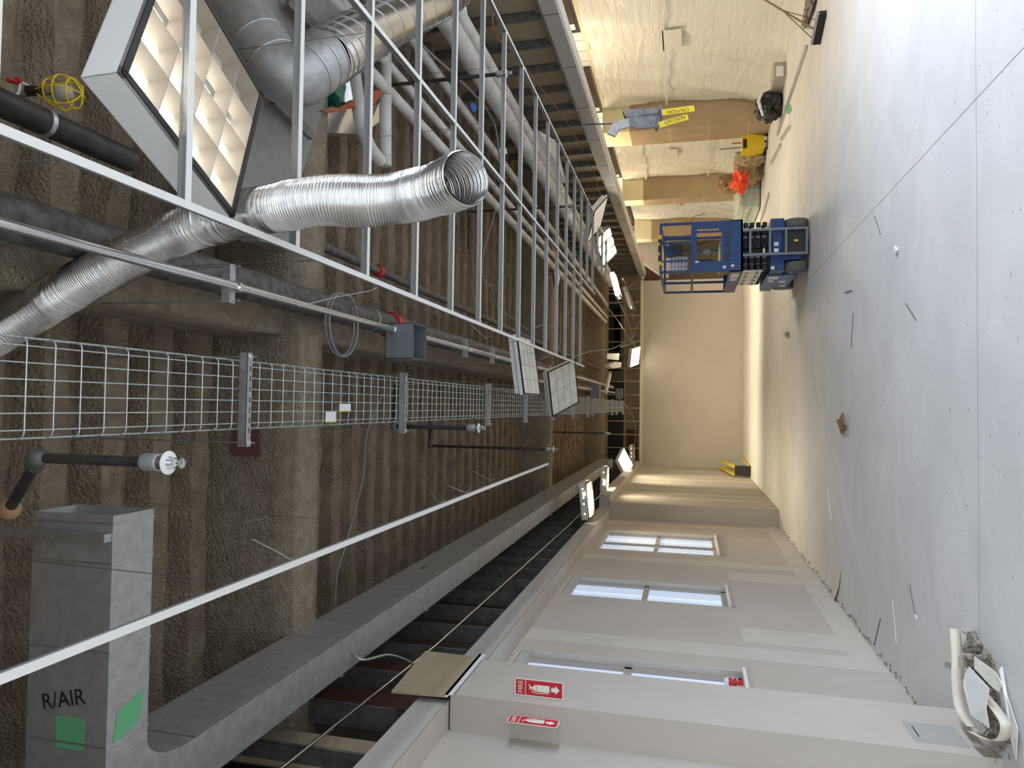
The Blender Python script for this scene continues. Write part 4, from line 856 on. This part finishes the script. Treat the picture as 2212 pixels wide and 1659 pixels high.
lb('battery_box', [((-.22, .08, 1.28), (-.16, .3, 1.50))], 'black'); lb('outlet_box', [((.0, .5, 1.30), (.07, .56, 1.40))], 'greysteel')
cbl = [V(LX + .02, LY + .3, 1.70)]
for k in range(80): t = k / 80; cbl.append(V(LX + .02 + .13 * t + .008 * math.cos(k * 1.6), LY + .3 + .01 * math.sin(k * 1.6), 1.70 - .38 * t))
MB().tube(cbl, .004, 5).build('coiled_cord', 'black', lift)
MB().tube(spline([V(LX + .36, LY + .02, 1.58), V(LX + .43, LY, 1.55), V(LX + .46, LY, 1.47), V(LX + .44, LY, 1.43), V(LX + .48, LY, 1.42), V(LX + .46, LY, 1.38)], 6), .004, 5).build('lanyard_wire', 'black', lift)
lb('platform_side_stickers', [((-.368, .15, .91), (-.365, .5, 1.02)), ((-.368, .55, .92), (-.365, .75, 1.01))], 'label')
b = MB().poly([V(LX - .2, LY + .5, .91), V(LX + .2, LY + .5, .91), V(LX + .2, LY + 1.2, .91), V(LX - .2, LY + 1.2, .91)], (0, 0, .25)); b.build('yellow_green_bags', mat('hi_vis_green', (.55, .62, .10), .7, c2=(.12, .2, .35), ns=4), label='heap of yellow-green and blue gear lying on the lift platform', cat='gear')

# ------------------------------------------------------------------ ladder by the left wall (leaning, folded)
r = root('step_ladder', (-1.72, 20.9, 0), 'yellow folding ladder leaning on the left wall near the far corner', 'ladder')
A, B_ = ony(1622, 1018, 20.2), ony(1558, 1000, 20.2)
b = MB(); ya, yb = 19.9, 22.0
for z0, z1 in ((.10, .86), (.02, .72)): pass
P1, P2, P3, P4 = V(-1.62, 19.7, .06), V(-1.62, 22.0, .06), V(-1.62, 19.7, .36), V(-1.62, 22.2, .66)
b.bar(V(-1.50, 19.7, .05), V(-1.42, 22.3, .05), .03, .06).bar(V(-1.52, 19.7, .36), V(-1.55, 22.3, .62), .05, .10); b.build('front_rail', 'yellow', r)
MB().bar(V(-1.72, 19.7, .05), V(-1.70, 22.2, .05), .03, .06).bar(V(-1.72, 19.7, .36), V(-1.74, 22.3, .64), .05, .14).build('rear_rail', 'yellow', r)
b = MB()
for k in range(8): t = (k + .5) / 8; p = V(-1.50, 19.7, .05).lerp(V(-1.42, 22.3, .05), t); q = V(-1.52, 19.7, .36).lerp(V(-1.55, 22.3, .62), t); b.bar(p, q, .08, .02)
b.build('rungs', 'galv_duct', r); MB().box((-1.74, 19.62, .01), (-1.48, 19.72, .40)).build('top_cap', 'black', r)

# ------------------------------------------------------------------ floor clutter on the right
def g0(x, y, z=0): return onz(x, y, z)
r = root('mop_bucket', (5.68, 15.9, 0), 'yellow mop bucket on casters standing by the plastic sheet', 'mop bucket')
bx, by = 5.68, 15.9
b = MB()
for (w0, d0, z0), (w1, d1, z1) in (((.14, .18, .07), (.18, .24, .42)),):
    b.add([(bx - w0, by - d0, z0), (bx + w0, by - d0, z0), (bx + w0, by + d0, z0), (bx - w0, by + d0, z0), (bx - w1, by - d1, z1), (bx + w1, by - d1, z1), (bx + w1, by + d1, z1), (bx - w1, by + d1, z1)], [(3, 2, 1, 0), (0, 1, 5, 4), (1, 2, 6, 5), (2, 3, 7, 6), (3, 0, 4, 7), (4, 5, 6, 7)])
b.build('bucket_body', 'yellow', r)
MB().box((bx - .17, by - .15, .42), (bx + .17, by + .1, .52), 0).build('wringer_top', 'yellow', r); MB().box((bx - .10, by - .16, .40), (bx + .10, by - .148, .50)).build('wringer', 'black', r)
MB().tube([(bx - .02, by, .45), (bx - .03, by, .98)], .011, 8).build('mop_handle', 'green_board', r); MB().tube([(bx + .06, by - .05, .5), (bx + .06, by - .05, .72)], .013, 8).build('wringer_lever', 'red', r)
for sx in (-1, 1):
    for sy in (-1, 1): MB().tube([(bx + sx * .14 - .012, by + sy * .18, .035), (bx + sx * .14 + .012, by + sy * .18, .035)], .035, 14).build('caster', 'black', r)
def crumple(b, c, rx, ry, rz, amt=.35, fr=2.2, nu=30, nv=20, mi=0):
    vs = []
    for i in range(nv + 1):
        th = math.pi * i / nv
        for j in range(nu):
            ph = 2 * math.pi * j / nu; d = V(math.sin(th) * math.cos(ph), math.sin(th) * math.sin(ph), math.cos(th))
            q = d * fr + V(*c) * 3.1
            k = 1 + amt * mnoise.noise(q) + amt * .6 * (1 - abs(mnoise.noise(q * 2.3)) * 4) * .3 + amt * .25 * mnoise.noise(q * 5)
            vs.append((c[0] + rx * k * d.x, c[1] + ry * k * d.y, max(.003, c[2] + rz * k * d.z)))
    return b.add(vs, [(i * nu + j, (i + 1) * nu + j, (i + 1) * nu + (j + 1) % nu, i * nu + (j + 1) % nu) for i in range(nv) for j in range(nu)], mi, False)
def lump(name, c, rx, ry, rz, m_, label, cat, jit=.12, nu=18, nv=12): return crumple(MB(), (c[0], c[1], rz * .85), rx, ry, rz, .25 + jit).build(name, m_, label=label, cat=cat)
c_ = g0(1690, 222); r = lump('black_duffel_bag', (c_.x, c_.y + .15), .26, .30, .24, 'poly_bag', 'open black bag slumped against the nearest wrapped column', 'bag')
MB().tube([V(c_.x - .2, c_.y, .32), V(c_.x, c_.y - .15, .42), V(c_.x + .2, c_.y, .34)], .03, 8).build('bag_rim', 'label', r)
c_ = g0(1695, 165); b = MB().obox(V(c_.x, c_.y + .05, .1), V(1, .1, 0).normalized(), V(-.1, 1, 0).normalized(), V(0, 0, 1), .14, .28, .1); r = b.build('carton', 'frame', label='small grey-brown carton with a white label beside the black bag', cat='box')
MB().obox(V(c_.x - .01, c_.y - .24, .11), V(1, .1, 0).normalized(), V(-.1, 1, 0).normalized(), V(0, 0, 1), .09, .008, .06).build('carton_label', 'label', r)
c_ = g0(1652, 365); r = lump('paper_sack_heap', (c_.x + .2, c_.y + .55), .36, .5, .32, 'kraft', 'heap of crumpled brown paper sacks beyond the mop bucket', 'paper sacks', .22)
lump('paper_sack', (c_.x + .25, c_.y - .12), .18, .2, .32, 'kraft', 'single crumpled paper sack against the yellow mop bucket', 'paper sacks', .2)
c_ = g0(1650, 385); crumple(MB(), (c_.x - .05, c_.y, .50), .22, .25, .16, .6).build('safety_vest', 'orange', label='bright orange safety vest thrown on the paper sacks', cat='vest')
c_ = g0(1640, 455); b = MB()
for k in range(9): b.obox(V(c_.x + .45 + random.uniform(-.05, .05), c_.y + .7, .05 + .05 * k), V(1, random.uniform(-.1, .1), 0).normalized(), V(0, 1, 0), V(0, 0, 1), .42, 1.1, .024)
b.build('wrapped_stud_bundle', 'glass_wrap', label='long stack of grey-green plastic-wrapped metal trims behind the lift', cat='bundle')
r = lump('brown_paper_bag', (c_.x + .75, c_.y + .2), .22, .26, .28, 'kraft_dark', 'upright crumpled brown paper bag on the wrapped stack', 'paper bag', .15); r.location.z = .46
# strips of steel trim and paper on the floor
def strip(x0, y0, x1, y1, w_, m_, label, cat, z=.004, h=.006, g_=None):
    p, q = g0(x0, y0), g0(x1, y1); p.z = q.z = z; MB().bar(p, q, w_, h, ref=V(0, 0, 1)).build('floor_strip' if 'tape' not in label else 'paper_tape_strip', m_, label=label, cat=cat, group=g_)
strip(1745, 100, 1682, 290, .05, 'galv', 'long thin metal stud lying by the foot of the near plastic sheet', 'metal stud', .02, .03)
strip(1708, 273, 1690, 300, .05, 'galv', 'short grey metal offcut on the floor left of the black bag', 'metal stud', .02, .03)
strip(1688, 312, 1668, 352, .05, 'galv', 'bent grey metal offcut on the floor in front of the mop bucket', 'metal stud', .02, .03)
strip(1663, 418, 1645, 478, .06, 'galv', 'pale metal track lying on the floor just beyond the lift', 'metal stud', .02, .03)
strip(1890, 466, 1903, 507, .004, 'dark_wire', 'dark wire scrap on the floor just right of centre', 'wire scrap'); strip(1958, 655, 1980, 691, .004, 'dark_wire', 'dark wire scrap on the floor in the middle', 'wire scrap')
strip(1844, 677, 1839, 750, .004, 'dark_wire', 'dark wire scrap nearest below the lift', 'wire scrap'); strip(1826, 632, 1841, 627, .006, 'dark_wire', 'tiny dark wire scrap between the lift and the floor joint', 'wire scrap')
strip(1966, 1263, 1980, 1340, .003, 'dark_wire', 'dark wire scrap on the floor near the paper pile', 'wire scrap'); strip(1903, 1336, 1889, 1394, .003, 'dark_wire', 'dark wire scrap close to the left wall', 'wire scrap')
strip(1732, 1128, 1742, 1210, .025, 'paper', 'thin paper tape strip on the floor along the far left wall', 'paper strip'); strip(1788, 1057, 1796, 1121, .012, 'paper', 'thin paper tape strip on the far floor joint', 'paper strip')
strip(1928, 1296, 1937, 1390, .018, 'tan_paper', 'cream paper tape strip lying on the floor by the left wall', 'paper strip'); strip(1976, 1328, 1982, 1341, .03, 'paper', 'tiny white paper scrap beside a dark wire', 'paper scrap')
MB().poly([g0(1806, 1230, .004), g0(1816, 1232, .004), g0(1812, 1268, .01), g0(1802, 1297, .02), g0(1796, 1293, .02), g0(1804, 1262, .01)], (0, 0, .004)).build('paper_tape_strip', 'tan_paper', label='wide curled paper tape strip against the foot of the left wall', cat='paper strip')
MB().poly([g0(1811, 908, .01), g0(1819, 903, .03), g0(1823, 892, .06), g0(1824, 915, .05), g0(1825, 928, .01), g0(1821, 937, .004), g0(1816, 922, .03)], (0, .01, .02)).build('torn_cardboard_scrap', 'kraft_dark', label='torn brown cardboard scrap lying alone on the floor', cat='scrap')
MB().poly([g0(1936, 532, .004), g0(1940, 540, .004), g0(1937, 549, .004), g0(1935, 540, .004)], (0, 0, .015)).build('white_scrap', 'label', label='small white chip on the floor below the lift', cat='scrap')
MB().poly([g0(1699, 718, .004), g0(1704, 717, .004), g0(1705, 728, .004), g0(1700, 728, .004)], (0, 0, .05)).build('floor_knob', 'frame', label='small brown knob on the floor toward the far wall', cat='scrap')
MB().poly([g0(1695, 228, .002), g0(1707, 225, .002), g0(1711, 238, .002), g0(1704, 247, .002), g0(1697, 243, .002)], (0, 0, .003)).build('green_floor_mark', 'green_tape', label='faded green spray mark on the floor beside the black bag', cat='paint mark')
# push squeegee / broom top right
r = root('push_broom', g0(1780, 60), 'wide black push broom with a wooden handle at the top edge of the floor', 'broom')
p, q = g0(1772, 92), g0(1786, 26)
MB().bar(p + V(0, 0, .10), q + V(0, 0, .10), .05, .04, ref=V(0, 0, 1)).build('head_block', 'galv', r); MB().bar(p + V(0, 0, .045), q + V(0, 0, .045), .06, .09, ref=V(0, 0, 1)).build('bristles', 'black', r)
m_ = (p + q) / 2 + V(0, 0, .12); hnd = m_ + V(.75, .15, .85)
MB().tube([m_, hnd], .013, 10).build('handle', 'kraft_dark', r); k_ = m_.lerp(hnd, .42)
MB().tube([k_, p.lerp(q, .2) + V(0, 0, .12)], .005, 6).tube([k_, p.lerp(q, .8) + V(0, 0, .12)], .005, 6).build('brace', 'black', r)
lump('rubble_heap', tuple(g0(1756, 12))[:2], .13, .5, .05, 'debris', 'heap of grey torn rubbish behind the push broom', 'rubbish', .3)

# ------------------------------------------------------------------ rubbish pile in the near left corner
def ribbon(px, w_, m_, label, cat, up=.0, flat=True, parent=None, name='paper_tape_ribbon'):
    pts = spline([g0(a_, b_, z_) for a_, b_, z_ in px], 8); vs = []
    for i, p in enumerate(pts):
        d = (pts[min(i + 1, len(pts) - 1)] - pts[max(i - 1, 0)]).normalized(); s_ = d.cross(V(0, 0, 1)).normalized() if flat else V(0, 0, 1)
        for off in (-.5, .5):
            vs.append(p + s_ * w_ * off); 
        for off in (.5, -.5): vs.append(p + s_ * w_ * off + V(0, 0, .002) if flat else p + s_ * w_ * off + d.cross(V(0, 0, 1)).normalized() * .002)
    fs = [(i * 4 + j, i * 4 + (j + 1) % 4, (i + 1) * 4 + (j + 1) % 4, (i + 1) * 4 + j) for i in range(len(pts) - 1) for j in range(4)]
    return MB().add(vs, fs, 0, True).build(name, m_, label=label, cat=cat)
b = MB(); random.seed(11)
base = [g0(x, y) for x, y in ((2115, 1400), (2140, 1440), (2120, 1440), (2150, 1490), (2150, 1540), (2170, 1590), (2140, 1520))]
for p in base: b.ell((p.x, p.y, .02), .07, .07, .045, 12, 8, jit=.35, sm=False)
for k in range(160):
    p = random.choice(base) + V(random.uniform(-.09, .09), random.uniform(-.08, .08), random.uniform(.0, .07)); q = p + V(random.uniform(-.05, .05), random.uniform(-.05, .05), random.uniform(-.01, .04)); b.bar(p, q, .008, .002)
b.build('swept_debris', 'debris', label='swept pile of torn brown dust and scraps in the near left corner', cat='debris', kind='stuff')
ribbon([(2062, 1358, .03), (2066, 1420, .05), (2066, 1470, .07), (2074, 1530, .08), (2100, 1570, .09)], .052, 'tan_paper', 'long folded cream tape ribbon standing out of the rubbish pile', 'paper tape', flat=False)
ribbon([(2100, 1580, .10), (2140, 1598, .09), (2165, 1595, .08), (2172, 1565, .08), (2150, 1530, .08), (2125, 1500, .09)], .05, 'tan_paper', 'cream tape ribbon curled in a loop in the rubbish pile', 'paper tape', flat=False)
ribbon([(2078, 1440, .05), (2080, 1418, .09), (2092, 1412, .10), (2100, 1425, .06)], .04, 'tan_paper', 'small curled ribbon at the far tip of the rubbish pile', 'paper tape', flat=False)
MB().poly([g0(2094, 1440, .10), g0(2138, 1487, .11), g0(2131, 1530, .12), g0(2138, 1573, .11), g0(2098, 1545, .13), g0(2082, 1480, .12), g0(2084, 1460, .11)], (0, 0, .003)).build('white_paper_sheet', 'paper', label='large curled white paper sheet on top of the rubbish pile', cat='paper')
MB().poly([g0(2106, 1418, .07), g0(2150, 1450, .07), g0(2166, 1478, .06), g0(2158, 1495, .06), g0(2138, 1478, .08), g0(2106, 1444, .08)], (0, 0, .004)).build('clear_plastic_scrap', 'poly', label='crinkled clear plastic scrap on the rubbish pile', cat='plastic')
MB().poly([g0(2035, 1425, .012), g0(2052, 1358, .012), g0(2070, 1368, .012), g0(2060, 1435, .012)], (0, 0, .003)).build('cream_paper_flap', 'tan_paper', label='flat cream paper flap at the far edge of the rubbish pile', cat='paper')
MB().poly([g0(2166, 1440, .01), g0(2176, 1500, .02), g0(2200, 1575, .02), g0(2196, 1640, .015), g0(2180, 1580, .02), g0(2170, 1500, .03), g0(2160, 1445, .02)], (0, 0, .004)).build('torn_film_strip', 'paper', label='torn whitish film strip trailing along the pile toward the camera', cat='plastic')
# dirt line along the foot of the left wall
b = MB()
for k in range(140):
    y = 4.99 + random.random() ** 1.5 * 8; b.ell((XL + .008 + random.random() * .05, y, .004), .006 + .008 * random.random(), .012, .006, 5, 4, jit=.3, sm=False)
b.build('wall_foot_crumbs', 'debris', label='line of dirt crumbs along the foot of the left wall', cat='dirt', kind='stuff')
